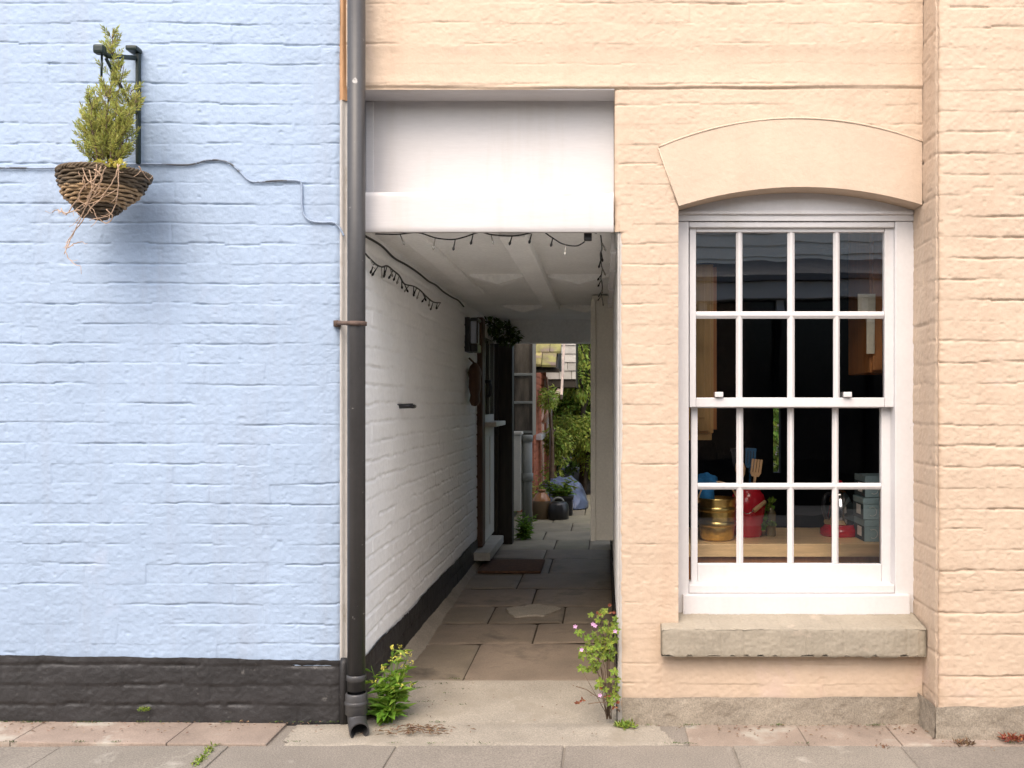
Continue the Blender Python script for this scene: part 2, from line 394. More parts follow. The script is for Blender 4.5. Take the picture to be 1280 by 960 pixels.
# ground under everything, one sheet
g = MB(); g.add([(-60, -60, -.16), (60, -60, -.16), (60, 60, -.16), (-60, 60, -.16)], [(0, 1, 2, 3)])
struct(g.build('ground', DIRT))
g = MB(); g.box((-30, -6.0, -.15), (30, -1.9, -.13)); struct(g.build('street', ASPHALT))
g = MB()
for i in range(-30, 30): g.box((i * .9, -1.9, -.15), (i * .9 + .894, -1.76, -.004), bevel=.01)
struct(g.build('kerb', APRON))
# pavement slabs
g = MB(); g.box((-14, -1.76, -.15), (14, .0, -.005))
rows = [(-.225, -.885), (-.89, -1.30), (-1.305, -1.755)]
for k, (ya, yb) in enumerate(rows):
    x = -9.0 + [-.0, .29, .1][k] + .042
    while x < 9:
        w = .588
        t = rng.uniform(-.0025, .0025); r = Matrix.Rotation(rng.uniform(-.003, .003), 3, 'X') @ Matrix.Rotation(rng.uniform(-.003, .003), 3, 'Y')
        g.box((x + .003, yb + .003, -.05), (x + w - .004, ya - .003, t), rot=r, bevel=.006)
        x += w
struct(g.build('pavement', SLAB))
# edging stones between the slabs and the blue house, the orange house
def zl(x): return .010 * min(1, max(0, (-x - .95) / 1.3))
g = MB(); x = -4.0
for w in (.5, .41, .62, .38, .55, .44, .31):
    x2 = min(x + w, -1.19)
    za, zb = zl(x), zl(x2)
    ang = math.atan2(zb - za, x2 - x)
    g.box((x + .0012, -.224, -.06), (x2 - .0012, .03, (za + zb) / 2 + .003), rot=Matrix.Rotation(-ang, 3, 'Y'), bevel=.005); x = x2
x = .30
for w in (.42, .33, .45, .36, .5, .6):
    g.box((x + .0012, -.224, -.06), (x + w - .0012, .03, rng.uniform(-.004, .002)), bevel=.005, rot=Matrix.Rotation(rng.uniform(-.006, .006), 3, 'X')); x += w
struct(g.build('edging_path', REDSTONE))
# cement apron at the passage mouth: a sloping, patched sheet
hA = lambda u, v: np.where(v > 0, .031 * np.clip(v / .44, 0, 1), 0) + .004 * (fbm(u * 8, v * 8, 3, 5) - .4) + .010 * np.exp(-((v + .06) / .05) ** 2) * vn(u * 6, v * 4, 8) - .006 * np.exp(-((v + .23 + .03 * (vn(u * 7, u * 0, 5) - .5)) / .015) ** 2)
struct(relief('passage_path', (0, 0, 0), (1, 0, 0), (0, 1, 0), (0, 0, 1), span([-1.20, .32], .008), span([-.235, .457], .008), hA, APRON, None,
       hole=lambda u, v: ((u < -.93) & (v > -.02)) | ((u > .05) & (v > .0)) | (u < -1.14 + .10 * (fbm(u * 7, v * 9, 2, 4) - .5)) | (u > .24 - .5 * (v + .1) + .14 * (fbm(u * 7, v * 9, 6, 4) - .5))))
# passage floor flags (real stones, worn and tilted)
g = MB(); g.box((-1.0, .4, -.06), (.1, 8.6, .022)); struct(g.build('passage_ground', DIRT))
rowsY = [.45, 1.08, 1.50, 1.90, 2.40, 2.93, 3.6]
for k in range(len(rowsY) - 1):
    pass
def flag(name, x0, x1, y0, y1, z, seed, m, tilt=(0, 0)):
    us = span([x0 + .004, x1 - .004], .013); vs = span([y0 + .004, y1 - .004], .013)
    h = lambda u, v: z + tilt[0] * (u - (x0 + x1) / 2) + tilt[1] * (v - (y0 + y1) / 2) + .010 * (fbm(u * 4, v * 4, seed, 4) - .5) - .006 * (np.exp(-(u - us[0]) / .007) + np.exp(-(us[-1] - u) / .009) + np.exp(-(v - vs[0]) / .009) + np.exp(-(vs[-1] - v) / .009))
    return us, vs, h
def flagfloor(name, rows, m, seed, zf):
    V = []; F = []; n0 = 0; rg = random.Random(seed)
    for y0, y1, cuts in rows:
        for x0, x1 in zip(cuts[:-1], cuts[1:]):
            us, vs, h = flag('', x0, x1, y0, y1, zf((y0 + y1) / 2) + rg.uniform(-.002, .002), rg.random() * 50, m, (rg.uniform(-.006, .006), rg.uniform(-.004, .006)))
            uu, vv = np.meshgrid(us, vs); hh = h(uu, vv)
            p = np.stack([uu, vv, hh], -1).reshape(-1, 3); idx = np.arange(len(p)).reshape(len(vs), len(us)) + n0
            q = np.stack([idx[:-1, :-1], idx[:-1, 1:], idx[1:, 1:], idx[1:, :-1]], -1).reshape(-1, 4)
            V.append(p); F.append(q); n0 += len(p)
    me = bpy.data.meshes.new(name); me.from_pydata(np.vstack(V).tolist(), [], np.vstack(F).tolist())
    me.polygons.foreach_set('use_smooth', [True] * len(me.polygons)); me.materials.append(m)
    o = bpy.data.objects.new(name, me); C.collection.objects.link(o); return struct(o)
flagfloor('passage_floor', [(.45, 1.08, [-.93, -.60, .05]), (1.08, 1.50, [-.93, -.35, .05]), (1.50, 1.92, [-.93, -.62, -.22, .05]), (1.92, 2.42, [-.93, -.42, .05]),
                            (2.42, 2.96, [-.93, -.55, .05]), (2.96, 3.56, [-.93, -.38, .05]), (3.56, 4.0, [-.93, -.45, .05])], FLAG, 3, lambda y: .028 + .006 * y)
flagfloor('garden_path', [(4.0, 4.55, [-.93, -.40, -.12, .45]), (4.55, 5.1, [-.93, -.52, -.1, .45]), (5.1, 5.7, [-.93, -.3, .45]), (5.7, 6.3, [-.93, -.5, .0, .45]), (6.3, 7.4, [-.93, -.2, .45]), (7.4, 8.6, [-.93, -.4, .45])], GSLAB, 9, lambda y: .05)
g = MB(); g.box((-6, 8.6, -.1), (6, 30, .03)); g.box((.45, 4.0, -.1), (6, 8.6, .03)); struct(g.build('garden_ground', SOIL))
# pale cement patch on the flags
pts = []
for k in range(40):
    a = k / 40 * 2 * math.pi; r = 1 + .16 * math.sin(2 * a + 1) + .10 * math.sin(5 * a) + .04 * math.sin(11 * a)
    pts.append((-.40 + .125 * r * math.cos(a), 1.77 + .16 * r * math.sin(a)))
g = MB(); g.prism(pts, 'z', .03, .049); struct(g.build('cement_patch_ground', APRON))
# mortar fillet along the foot of the passage wall
hf = lambda u, v: .075 * np.clip(1 - v / .10, 0, 1) ** 1.5 + .008 * (fbm(u * 20, v * 20, 5, 4) - .5) + .012
relief('mortar_fillet_path', (-.92, 0, 0), (0, 1, 0), (1, 0, 0), (0, 0, 1), span([.02, 3.9], .012), span([0, .13], .008), hf, CEMENT, None)['kind'] = 'structure'

# ================================================================== BLUE HOUSE
BH = thing('blue_house', 'pale blue painted brick house with black base, left of the passage', 'house', (-1.6, 0, 0))
core = MB(); core.box((-3.2, .035, -.1), (-1.005, .6, 3.3)); core.box((-3.2, .601, -.1), (-1.005, 4.4, 2.7)); core.box((-1.004, .08, -.1), (-.95, .6, 3.3)); core.box((-1.004, .601, -.1), (-.95, 4.4, 2.7)); core.box((-1.004, 4.401, -.1), (-.95, 6.6, 2.1)); core.box((-3.2, 4.402, -.1), (-1.005, 6.6, 2.1))
ztop = lambda u: .25 - .0145 * (u + 1.6)      # the painted line falls a little to the right
hb = arris(brick_h(11, depth=.0058, full=.30, vert=.55, lean=.0004, w=.0031, rough=1.05), [('u', -.992)])
relief('wall', (0, 0, 0), (1, 0, 0), (0, 0, 1), (0, -1, 0), np.concatenate([span([-3.2, -2.36], .02), span([-2.36, -.992], .0042)[1:]]), np.concatenate([span([.20, 2.85], .0031), span([2.85, 3.3], .01)[1:]]), hb, BLUE, BH, core=core,
       hole=lambda u, v: (v < .2265 - .0145 * (u + 1.6)))
hp = arris(brick_h(14, depth=.007, full=.3, vert=.6, rough=1.3), [('u', -.985)])
wob = lambda uu: .004 * (vn(uu * 9, uu * 0, 3) - .5) + .003 * (vn(uu * 40, uu * 0, 6) - .5)
relief('plinth', (0, -.007, 0), (1, 0, 0), (0, 0, 1), (0, -1, 0), span([-3.2, -.982], .0048), span([0, 1], .019), hp, BLACKP, BH,
       vmap=lambda uu, vv: -.06 + vv * (ztop(uu) + wob(uu) + .06))
# return of the plinth, and the white corner strip behind the pipe
g = MB(); g.box((-.983, -.002, -.05), (-.925, .075, .232), bevel=.01); g.tube([(-.972, -.012, -.04), (-.972, -.012, .23), (-.972, -.002, .245)], .016); g.build('plinth_return', BLACKP, BH)
relief('corner_strip', (0, .016, 0), (1, 0, 0), (0, 0, 1), (0, -1, 0), span([-.996, -.915], .004), span([.2, 2.34], .01),
       lambda u, v: .020 * np.exp(-((u + .985) / .008) ** 2) + .004 * (fbm(u * 10, v * 10, 4, 4) - .5), STRIPW, BH)
relief('corner_timber', (0, .016, 0), (1, 0, 0), (0, 0, 1), (0, -1, 0), span([-.996, -.93], .004), span([2.34, 3.3], .01),
       lambda u, v: .018 * np.exp(-((u + .982) / .012) ** 2) + .005 * (fbm(u * 30, v * 6, 5, 4) - .5), TIMBERB, BH)
# passage side, white painted, and its black foot
hw = brick_h(21, depth=.0085, full=.05, vert=.9, rough=.8, lean=.001, L=.235, w=.0045)
relief('passage_wall', (-.92, 0, 0), (0, 1, 0), (0, 0, 1), (1, 0, 0), span([.03, 2.2, 4.3], .008), span([.205, 1.90], .0065), hw, WHITE, BH,
       hole=lambda u, v: (v < .222 + .008 * np.sin(u * 5)) )
relief('passage_plinth', (-.915, 0, 0), (0, 1, 0), (0, 0, 1), (1, 0, 0), span([-.0, 6.5], .010), span([-.02, .232], .007), brick_h(23, depth=.006, full=.3, vert=.6, rough=1.4), BLACKP, BH,
       vmap=lambda uu, vv: vv + np.where(vv > .2, 1, 0) * (.006 * np.sin(uu * 5) + .006 * (vn(uu * 6, uu * 0, 2) - .5)))
relief('garden_side_wall', (-.925, 0, 0), (0, 1, 0), (0, 0, 1), (1, 0, 0), span([4.3, 6.5], .02), span([.2, 2.1], .02), brick_h(25), WHITE, BH)
# side door of the blue house
d = MB(); d.box((-.93, 3.52, .16), (-.895, 4.22, 1.80), bevel=.006)
for ya, yb, za, zb in ((3.60, 3.84, .26, .95), (3.90, 4.14, .26, .95)): d.box((-.896, ya, za), (-.888, yb, zb), bevel=.004)
door = d.build('door', CREAM, BH)
d = MB()
for ya in (3.60, 3.90): d.box((-.897, ya, 1.12), (-.889, ya + .24, 1.70), bevel=.003)
d.build('glazing', DGLASS, door)
d = MB(); d.box((-.895, 3.54, 1.03), (-.80, 4.2, 1.065), bevel=.006); d.build('ledge', CREAM, door)
d = MB(); d.tube([(-.90, 3.57, 1.36), (-.86, 3.57, 1.37), (-.845, 3.57, 1.33), (-.85, 3.57, 1.27), (-.87, 3.57, 1.25)], .012); d.lathe([(.0, -.01), (.03, -.008), (.03, .008), (0, .01)], (-.87, 3.57, 1.37), 14); d.build('knocker', BLACKPL, door)
d = MB(); d.box((-.93, 3.36, .16), (-.88, 3.515, 1.83), bevel=.008); d.build('door_frame', BROWNW, BH)
d = MB(); d.box((-.93, 3.15, .095), (-.80, 4.05, .155), bevel=.008); d.build('door_step', STEPM, BH)
d = MB(); d.box((-.93, 4.26, .0), (-.75, 4.40, 1.74), bevel=.008); d.box((-.93, 4.228, .0), (-.86, 4.258, 1.78), bevel=.006); d.build('gate_post', DARKW, BH)

# ================================================================== ORANGE HOUSE
OH = thing('orange_house', 'peach painted brick house with arched sash window, right of the passage', 'house', (.6, 0, 0))
XW0, XW1, ZS = .279, 1.194, .385
def circ(x0, z0, x1, z1, sag):
    c = (x1 - x0) / 2; r = (c * c + sag * sag) / (2 * sag); xm = (x0 + x1) / 2
    return lambda x: (z0 + (z1 - z0) * (x - x0) / (x1 - x0)) + np.sqrt(np.maximum(r * r - (x - xm) ** 2, 0)) - (r - sag)
intr = circ(.279, 1.941, 1.194, 1.945, .070)
extr = circ(.204, 2.160, 1.192, 2.180, .098)
core = MB()
core.box((.155, .03, -.1), (.262, .22, 3.3)); core.box((1.21, .03, -.1), (2.6, .22, 3.3)); core.box((.262, .03, -.1), (1.21, .22, .36)); core.box((.262, .05, 2.05), (1.21, .22, 3.3))
core.box((-.94, .03, 2.40), (.155, .15, 3.3)); core.box((-.95, .148, 1.885), (.05, 4.3, 2.7))
core.box((.078, .03, -.1), (.152, 4.3, 1.90)); core.box((.055, .03, 1.9005), (.152, 4.3, 2.7))
core.box((.152, .222, 2.45), (2.6, 4.3, 2.7)); core.box((2.5, .222, -.1), (2.6, 4.3, 2.45))
ho_ = brick_h(31, depth=.0046, full=.42, vert=.34, lean=.0004, w=.0030, rough=1.0)
def ho(u, v):
    t = ho_(u, v); up = v > 2.385
    t = t + np.where(up, .006, 0) - .007 * np.exp(-((v - 2.385 - .006 * (vn(u * 5, u * 0, 3) - .5)) / .004) ** 2) * np.clip(vn(u * 6, u * 0, 9) * 1.6 - .3, 0, 1)
    # a smooth rendered band over the lintel
    k = np.exp(-((v - 2.47) / .06) ** 4)
    return t * (1 - .6 * k)
ho2 = lambda u, v: ho(u, v) - .010 * np.exp(-np.abs(u - np.where(v < 1.846, .062, .04)) / .008) * (.6 + .8 * vn(u * 40, v * 40, 77))
def hole_o(u, v):
    return ((u < .04) & (v < 2.379)) | ((u < .062) & (v < 1.846)) | ((u > XW0) & (v > .30) & (v < intr(np.clip(u, XW0, XW1)) + .02))
relief('wall', (0, 0, 0), (1, 0, 0), (0, 0, 1), (0, -1, 0), span([-.965, .04, .062, XW0, XW1], .0044), np.concatenate([span([.05, .30, 1.846, 2.379, 2.85], .0034), span([2.85, 3.3], .01)[1:]]), lambda u, v: np.where((u < .039) | (v > 2.379), ho(u, v), ho2(u, v)), PEACH, OH, hole=hole_o, core=core)
hpr = arris(brick_h(37, depth=.0070, full=.34, vert=.30, lean=.0010, rough=1.2, w=.0038), [('u', 1.194)], .010, .012)
relief('projecting_wall', (0, -.156, 0), (1, 0, 0), (0, 0, 1), (0, -1, 0), np.concatenate([span([1.194, 1.7], .0042), span([1.7, 2.6], .015)[1:]]), np.concatenate([span([.08, 2.85], .0034), span([2.85, 3.3], .01)[1:]]), hpr, PEACH, OH)
hret = arris(brick_h(39, depth=.005, full=.45, vert=.1, lean=.001), [('u', -.156)], .010, .006)
relief('projecting_wall_side', (1.194, 0, 0), (0, 1, 0), (0, 0, 1), (-1, 0, 0), span([-.162, .12], .005), span([.05, 3.3], .005), hret, PEACH, OH)
# bare cement at the foot of both walls
hc = lambda s: (lambda u, v: .016 * (fbm(u * 7, v * 9, s, 5) - .5) + .006 * (fbm(u * 45, v * 45, s + 1, 3) - .5) - .02 * np.clip(vn(u * 30, v * 30, s + 5) - .8, 0, 1) )
relief('wall_foot', (0, -.014, 0), (1, 0, 0), (0, 0, 1), (0, -1, 0), span([.068, 1.19], .006), span([0, 1], .035), hc(3), CEMENT, OH,
       vmap=lambda uu, vv: -.06 + vv * (.162 + .012 * (vn(uu * 8, uu * 0, 4) - .5)))
relief('projecting_wall_foot', (0, -.172, 0), (1, 0, 0), (0, 0, 1), (0, -1, 0), span([1.185, 2.6], .006), span([0, 1], .035), hc(6), CEMENT, OH,
       vmap=lambda uu, vv: -.06 + vv * (.185 + .022 * (vn(uu * 7, uu * 0, 9) - .5)))
relief('side_foot', (1.180, 0, 0), (0, 1, 0), (0, 0, 1), (-1, 0, 0), span([-.172, .0], .006), span([0, 1], .035), hc(8), CEMENT, OH,
       vmap=lambda uu, vv: -.06 + vv * .18)
# rendered arch over the window
xs = np.linspace(0, 1, 60); nR = 14
V = []; F = []
def arch_pt(t, s):
    xb = .279 + (1.191 - .279) * t; xt = .204 + (1.191 - .204) * t
    zb = float(intr(xb)); zt = float(extr(xt)); return xb + (xt - xb) * s, zb + (zt - zb) * s
for j in range(nR + 1):
    for t in xs:
        x, z = arch_pt(t, j / nR); V.append((x, -.006 + .003 * (float(fbm(np.array(x * 5), np.array(z * 5), 4, 4)) - .5), z))
n = len(xs)
for j in range(nR):
    for i in range(n - 1): F.append((j*n+i, j*n+i+1, (j+1)*n+i+1, (j+1)*n+i))
g = MB(); g.add(V, F, True)
# underside, top and slanted end
b0 = [arch_pt(t, 0) for t in xs]; t0 = [arch_pt(t, 1) for t in xs]
for line in (b0, t0):
    vs = [(x, -.006, z) for x, z in line] + [(x, .13, z) for x, z in line]
    g.add(vs, [(i, i + 1, n + i + 1, n + i) for i in range(n - 1)])
(xa, za), (xb, zb) = b0[0], t0[0]; g.add([(xa, -.006, za), (xb, -.006, zb), (xb, .03, zb), (xa, .03, za)], [(0, 1, 2, 3)])
g.tube([(x, -.005, z + .002) for x, z in t0], .0042, 6); g.tube([(xa, -.004, za), (xb, -.004, zb)], .003, 6)
g.build('window_arch', PEACHS, OH)
# sill of brick on edge under thick paint
def sjoint(u, d, w, sd): 
    q = (u - .212) / .0755 + .12 * np.sin(u * 31); k = np.round(q); return d * np.exp(-((q - k) * .0755 / w) ** 2) * (.25 + hsh(k, k * 0 + 2, sd))
sill_n = lambda u, v, sd: .006 * (fbm(u * 12, v * 14, sd, 5) - .5) + .0018 * (vn(u * 90, v * 90, sd) - .5) + .003 * (hsh(np.floor((u - .212) / .0755 + .12 * np.sin(u * 31) + .5), u * 0 + 4, sd) - .5)
hsf = lambda u, v: sill_n(u, v, 5) - sjoint(u, .0028, .0028, 3) - .007 * np.exp(-(v - .262) / .006) - .004 * np.exp(-(.372 - v) / .004) - .006 * np.exp(-(u - .212) / .006) - .006 * np.exp(-(1.189 - u) / .006)
core = MB(); core.box((.217, -.048, .274), (1.184, .02, .360))
core.add([(.212, -.058, .268), (.212, .02, .268), (.212, .02, .384), (.212, -.058, .371), (1.189, -.058, .268), (1.189, .02, .268), (1.189, .02, .384), (1.189, -.058, .371)], [(0, 1, 2, 3), (7, 6, 5, 4), (0, 4, 5, 1)])
sill = relief('window_sill', (0, -.058, 0), (1, 0, 0), (0, 0, 1), (0, -1, 0), span([.212, 1.189], .004), span([.266, .372], .0035), hsf, SILLM, OH, core=core,
       vmap=lambda uu, vv: vv + np.where(vv < .27, 1, 0) * .016 * (vn(uu * 38, uu * 0, 4) - .4))
hst = lambda u, v: sill_n(u, v, 9) - sjoint(u, .0022, .0026, 3) - .004 * np.exp(-v / .004) - .005 * np.exp(-(u - .212) / .006)
relief('window_sill', (0, -.058, .3712), (1, 0, 0), (0, 1, .152), (0, 0, 1), span([.212, 1.189], .004), span([0, .17], .004), hst, SILLM, OH)

# window joinery
def z_(py, y): return P(0, py, y).z
def x_(px, y): return P(px, 0, y).x
W = MB(); yf = .105
W.box((.268, yf, ZS + .002), (x_(861, yf), .215, 1.905), bevel=.004)                       # left jamb
W.box((x_(1119, yf), yf, ZS + .002), (1.205, .215, 1.905), bevel=.004)                     # right jamb
W.box((x_(861, yf) + .001, yf + .003, z_(284, yf)), (x_(1119, yf) - .001, .215, 1.904), bevel=.004)   # head
W.box((.285, yf - .018, z_(267, yf) - .006), (1.19, yf - .002, z_(267, yf) + .008), bevel=.004)
poly = [(.262, 1.906)] + [(x, float(intr(x)) + .02) for x in np.linspace(.262, 1.21, 30)] + [(1.21, 1.906)]
W.prism([(a, b) for a, b in poly], 'y', yf - .006, .2)                                     # board under the arch
W.box((x_(853, yf), yf - .02, ZS + .004), (x_(1136, yf), .22, z_(742, yf)), bevel=.006)    # sub sill
W.box((x_(861, yf) + .001, yf + .002, z_(742, yf) + .001), (x_(1119, yf) - .001, .22, z_(731, yf)), bevel=.004)
win = W.build('window', WOODW, OH)
def sash(name, y0, xo, zo, bars, rails, th):
    """xo, zo: outer edges in drawing pixels; bars, rails: glazing bar intervals"""
    s = MB(); y1 = y0 + th
    X = lambda q: x_(q, y0); Z = lambda q: z_(q, y0)
    s.box((X(xo[0]), y0, Z(zo[3])), (X(xo[1]), y1, Z(zo[0])), bevel=.003); s.box((X(xo[2]), y0, Z(zo[3])), (X(xo[3]), y1, Z(zo[0])), bevel=.003)
    s.box((X(xo[1]) + .0005, y0 + .001, Z(zo[1])), (X(xo[2]) - .0005, y1, Z(zo[0]) - .0005), bevel=.003)
    s.box((X(xo[1]) + .0005, y0 + .001, Z(zo[3]) + .0005), (X(xo[2]) - .0005, y1, Z(zo[2])), bevel=.003)
    for a, b in bars:
        s.prism([(X(a), y0 + .012), (X((a + b) / 2) - .004, y0 + .003), (X((a + b) / 2) + .004, y0 + .003), (X(b), y0 + .012), (X(b) - .003, y1 - .002), (X(a) + .003, y1 - .002)], 'z', Z(zo[2]) + .0005, Z(zo[1]) - .0005)
    for a, b in rails:
        zt, zb = Z(a), Z(b); zm = (zt + zb) / 2
        s.prism([(y0 + .010, zb), (y0 + .002, zm - .003), (y0 + .002, zm + .003), (y0 + .010, zt), (y1 - .003, zt - .003), (y1 - .003, zb + .003)], 'x', X(xo[1]) + .001, X(xo[2]) - .001)
    o = s.build(name, WOODW, win)
    xb = [xo[1]] + [q for p in bars for q in p] + [xo[2]]; zb = [zo[1]] + [q for p in rails for q in p] + [zo[2]]
    rg = random.Random(int(y0 * 1000))
    for j in range(0, len(zb), 2):
        for i in range(0, len(xb), 2):
            p = MB(); yc = y0 + .016
            cx = (X(xb[i]) + X(xb[i+1])) / 2; cz = (Z(zb[j]) + Z(zb[j+1])) / 2; ww = abs(X(xb[i+1]) - X(xb[i])) / 2 + .003; hh = abs(Z(zb[j]) - Z(zb[j+1])) / 2 + .003
            rx, rz = rg.uniform(-.006, .006), rg.uniform(-.006, .006)
            p.add([(cx + a * ww, yc + a * ww * rz + b * hh * rx, cz + b * hh) for a, b in ((-1, -1), (1, -1), (1, 1), (-1, 1))], [(0, 1, 2, 3)])
            p.build('pane', GLASS, win)
    return o
sash('upper_sash', .125, (862, 870, 1106, 1118), (284, 290, 497, 509), [(920.5, 928.5), (985, 994), (1042.5, 1050.5)], [(389, 398)], .036)
sash('lower_sash', .166, (864, 872, 1102, 1116), (498, 510, 705, 732), [(921, 929.5), (985, 993), (1041, 1049)], [(604, 612)], .036)
for px in (899, 1060):
    g = MB(); y = .112; s_ = P(px, 493.5, y); g.box((s_.x - .016, y, s_.z - .009), (s_.x + .016, y + .02, s_.z + .011), bevel=.003)
    lk = g.build('sash_lock', WOODW, win)
# boarded opening over the passage: recessed panel, beam, soffit
g = MB(); g.box((-.94, .140, 1.99), (.038, .147, 2.40)); g.box((-.925, .128, 1.99), (-.895, .139, 2.375), bevel=.003); pan = g.build('lintel_panel', PANELW, OH)
g = MB(); g.box((-.955, .004, 2.379), (.039, .139, 2.395)); g.build('soffit', PANELW, OH)
relief('beam', (0, -.004, 0), (1, 0, 0), (0, 0, 1), (0, -1, 0), span([-.955, .036], .008), span([1.846, 1.994], .008),
       lambda u, v: .003 * (fbm(u * 4, v * 12, 3, 5) - .5) - .005 * np.exp(-np.abs(v - 1.846) / .006) - .005 * np.exp(-np.abs(v - 1.994) / .006) - .006 * np.exp(-((v - 1.985 - .012 * np.sin(u * 5) - .0 * u) / .0012) ** 2) * (vn(u * 5, u * 0, 4) > .45), PANELW, OH,
       core=MB().box((-.955, .003, 1.846), (.036, .028, 1.993)).box((-.955, .0285, 1.885), (.036, .1395, 1.992)))
# passage ceiling with battens and the deep downstand at its far end
hcl = lambda u, v: .006 * (fbm(u * 3, v * 3, 7, 4) - .5)
cl = relief('ceiling', (0, 0, 1.876), (1, 0, 0), (0, 1, 0), (0, 0, -1), span([-.95, .06], .02), span([.026, 4.25], .02), hcl, CEIL, OH)
for (a, b, c_, d_) in ((-.405, -.300, .032, 3.0), (-.81, -.72, .032, 2.2)):
    MB().box((a, c_ + .04, 1.838 if a > -.5 else 1.856), (b, d_, 1.884), bevel=.006).build('batten', CEIL, cl)
for y0, wdt in ((1.40, .10), (2.96, .08)):
    g = MB()
    for xa, xb in ((-.70, -.408), (-.297, .035)):
        g.prism([(xa, 1.866), ((xa + xb) / 2, 1.826), (xb, 1.866), (xb, 1.884), (xa, 1.884)], 'y', y0, y0 + wdt)
    g.build('batten', CEIL, cl)
MB().box((-.95, 4.1, 1.69), (.05, 4.22, 1.89), bevel=.008).build('downstand', CEIL, OH)
hr = brick_h(51, depth=.005, full=.3, vert=.7, rough=.8, lean=.001)
relief('recess_side', (.046, 0, 0), (0, 1, 0), (0, 0, 1), (-1, 0, 0), span([.006, .2], .010), span([1.846, 2.385], .009), lambda u, v: hr(u, v) * .5, WHITE, OH)
relief('passage_wall', (.056, 0, 0), (0, 1, 0), (0, 0, 1), (-1, 0, 0), span([-.004, 4.3], .010), span([-.05, 2.385], .009), lambda u, v: hr(u, v) * .6, WHITE, OH,
       hole=lambda u, v: (v > 1.89))
g = MB(); g.box((.051, .006, -.04), (.074, .029, 1.8455), bevel=.006); g.build('jamb_edge', STRIPW, OH)
relief('passage_foot', (.051, 0, 0), (0, 1, 0), (0, 0, 1), (-1, 0, 0), span([.25, 4.3], .012), span([-.02, .26], .01), brick_h(53, rough=1.3), BLACKP, OH)
g = MB(); g.box((-.075, 2.30, .36), (.062, 3.2, 1.868), bevel=.006); g.box((-.082, 2.288, .36), (-.052, 2.299, 1.84), bevel=.002)
for z in (.75, 1.4): g.box((-.081, 2.6, z), (-.0755, 2.63, z + .08))
g.build('boxed_cupboard', CREAM, OH)
# room behind the window
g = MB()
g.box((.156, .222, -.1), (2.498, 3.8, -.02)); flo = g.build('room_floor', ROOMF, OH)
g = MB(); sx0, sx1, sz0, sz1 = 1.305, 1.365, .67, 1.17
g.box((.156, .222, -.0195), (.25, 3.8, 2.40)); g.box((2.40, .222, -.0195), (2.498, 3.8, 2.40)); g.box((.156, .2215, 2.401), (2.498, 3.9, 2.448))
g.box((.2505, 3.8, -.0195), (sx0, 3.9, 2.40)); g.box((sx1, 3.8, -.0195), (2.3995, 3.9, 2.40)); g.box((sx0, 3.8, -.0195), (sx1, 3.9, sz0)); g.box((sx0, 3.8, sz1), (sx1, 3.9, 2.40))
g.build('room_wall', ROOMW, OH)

# ================================================================== DOWNPIPE
DP = thing('downpipe', 'dark grey rainwater downpipe at the corner between blue wall and passage', 'drainpipe', (-.907, -.075, 0))
xc, yc = -.909, -.075
g = MB(); g.tube([(xc, yc, 3.3), (xc - .0005, yc, .15)], .0325, 24); g.build('pipe', PIPE, DP)
g = MB(); g.lathe([(.033, .185), (.036, .188), (.036, .205), (.033, .208)], (xc, yc, 0), 24); g.build('collar', PIPE, DP); g = MB(); g.lathe([(.034, .06), (.040, .065), (.040, .135), (.037, .14), (.034, .141)], (xc, yc, 0), 24)
g.lathe([(.0405, .095), (.043, .10), (.043, .108), (.0405, .112)], (xc, yc, 0), 24); g.build('collar', PIPE, DP)
g = MB(); path = [(xc, yc, .13), (xc, yc, .07), (xc + .004, yc - .008, .045), (xc + .014, yc - .035, .03), (xc + .03, yc - .075, .022)]
g.tube(path, [.034, .034, .034, .034, .035], 24, cap=False); g.tube(path, [.029, .029, .029, .029, .030], 24, cap=False)
p0, p1 = Vector(path[-1]), Vector(path[-2]); t = (p0 - p1).normalized(); u = t.orthogonal().normalized(); w = t.cross(u)
ring = [p0 + (u * math.cos(a) + w * math.sin(a)) * r for r in (.030, .035) for a in [2 * math.pi * i / 24 for i in range(24)]]
g.add(ring, [(i, (i + 1) % 24, 24 + (i + 1) % 24, 24 + i) for i in range(24)], True); g.build('shoe', PIPE, DP)
a, b = P(422, 405, 0), P(450, 409, -.112)
g = MB(); g.lathe([(.0335, -.008), (.0375, -.007), (.0375, .007), (.0335, .008)], (xc, yc, a.z - .005), 24); g.tube([(a.x, .0, a.z + .002), (a.x + .02, -.04, a.z), (xc - .02, yc - .034, a.z - .006), (xc + .02, yc - .036, a.z - .008)], .0075, 8)
g.lathe([(0, -.012), (.014, -.01), (.014, .012), (0, .014)], (a.x, -.006, a.z), 10); g.build('bracket', RUSTY, DP)

# ================================================================== HANGING BASKET
bc = P(131, 220, -.20)                                          # rim centre
BR = thing('basket_bracket', 'dark green wall bracket holding the hanging basket', 'bracket', (bc.x, 0, 2.3))
t_, b_ = P(170.5, 62, -.02), P(175, 205, -.02); t2_ = P(128, 60, -.24)
g = MB(); g.box((t_.x - .001, -.028, b_.z), (t_.x + .012, -.006, t_.z - .012), bevel=.004); g.build('back_plate', GREENP, BR)
g = MB(); g.box((t_.x - .026, -.055, t_.z - .013), (t_.x + .016, -.004, t_.z + .006), bevel=.007); g.build('top_cap', GREENP, BR)
g = MB(); g.tube([(t_.x, -.03, t_.z - .035), (bc.x + .02, -.22, t2_.z - .02), (bc.x + .01, -.245, t2_.z - .012)], .009, 8); g.tube([(bc.x + .012, -.215, t2_.z - .028), (t_.x, -.03, t_.z - .24)], .006, 8)
g.tube([(bc.x + .008, -.235, t2_.z - .02), (bc.x + .008, -.238, t2_.z - .10)], .004, 8); g.build('arm', GREENP, BR)
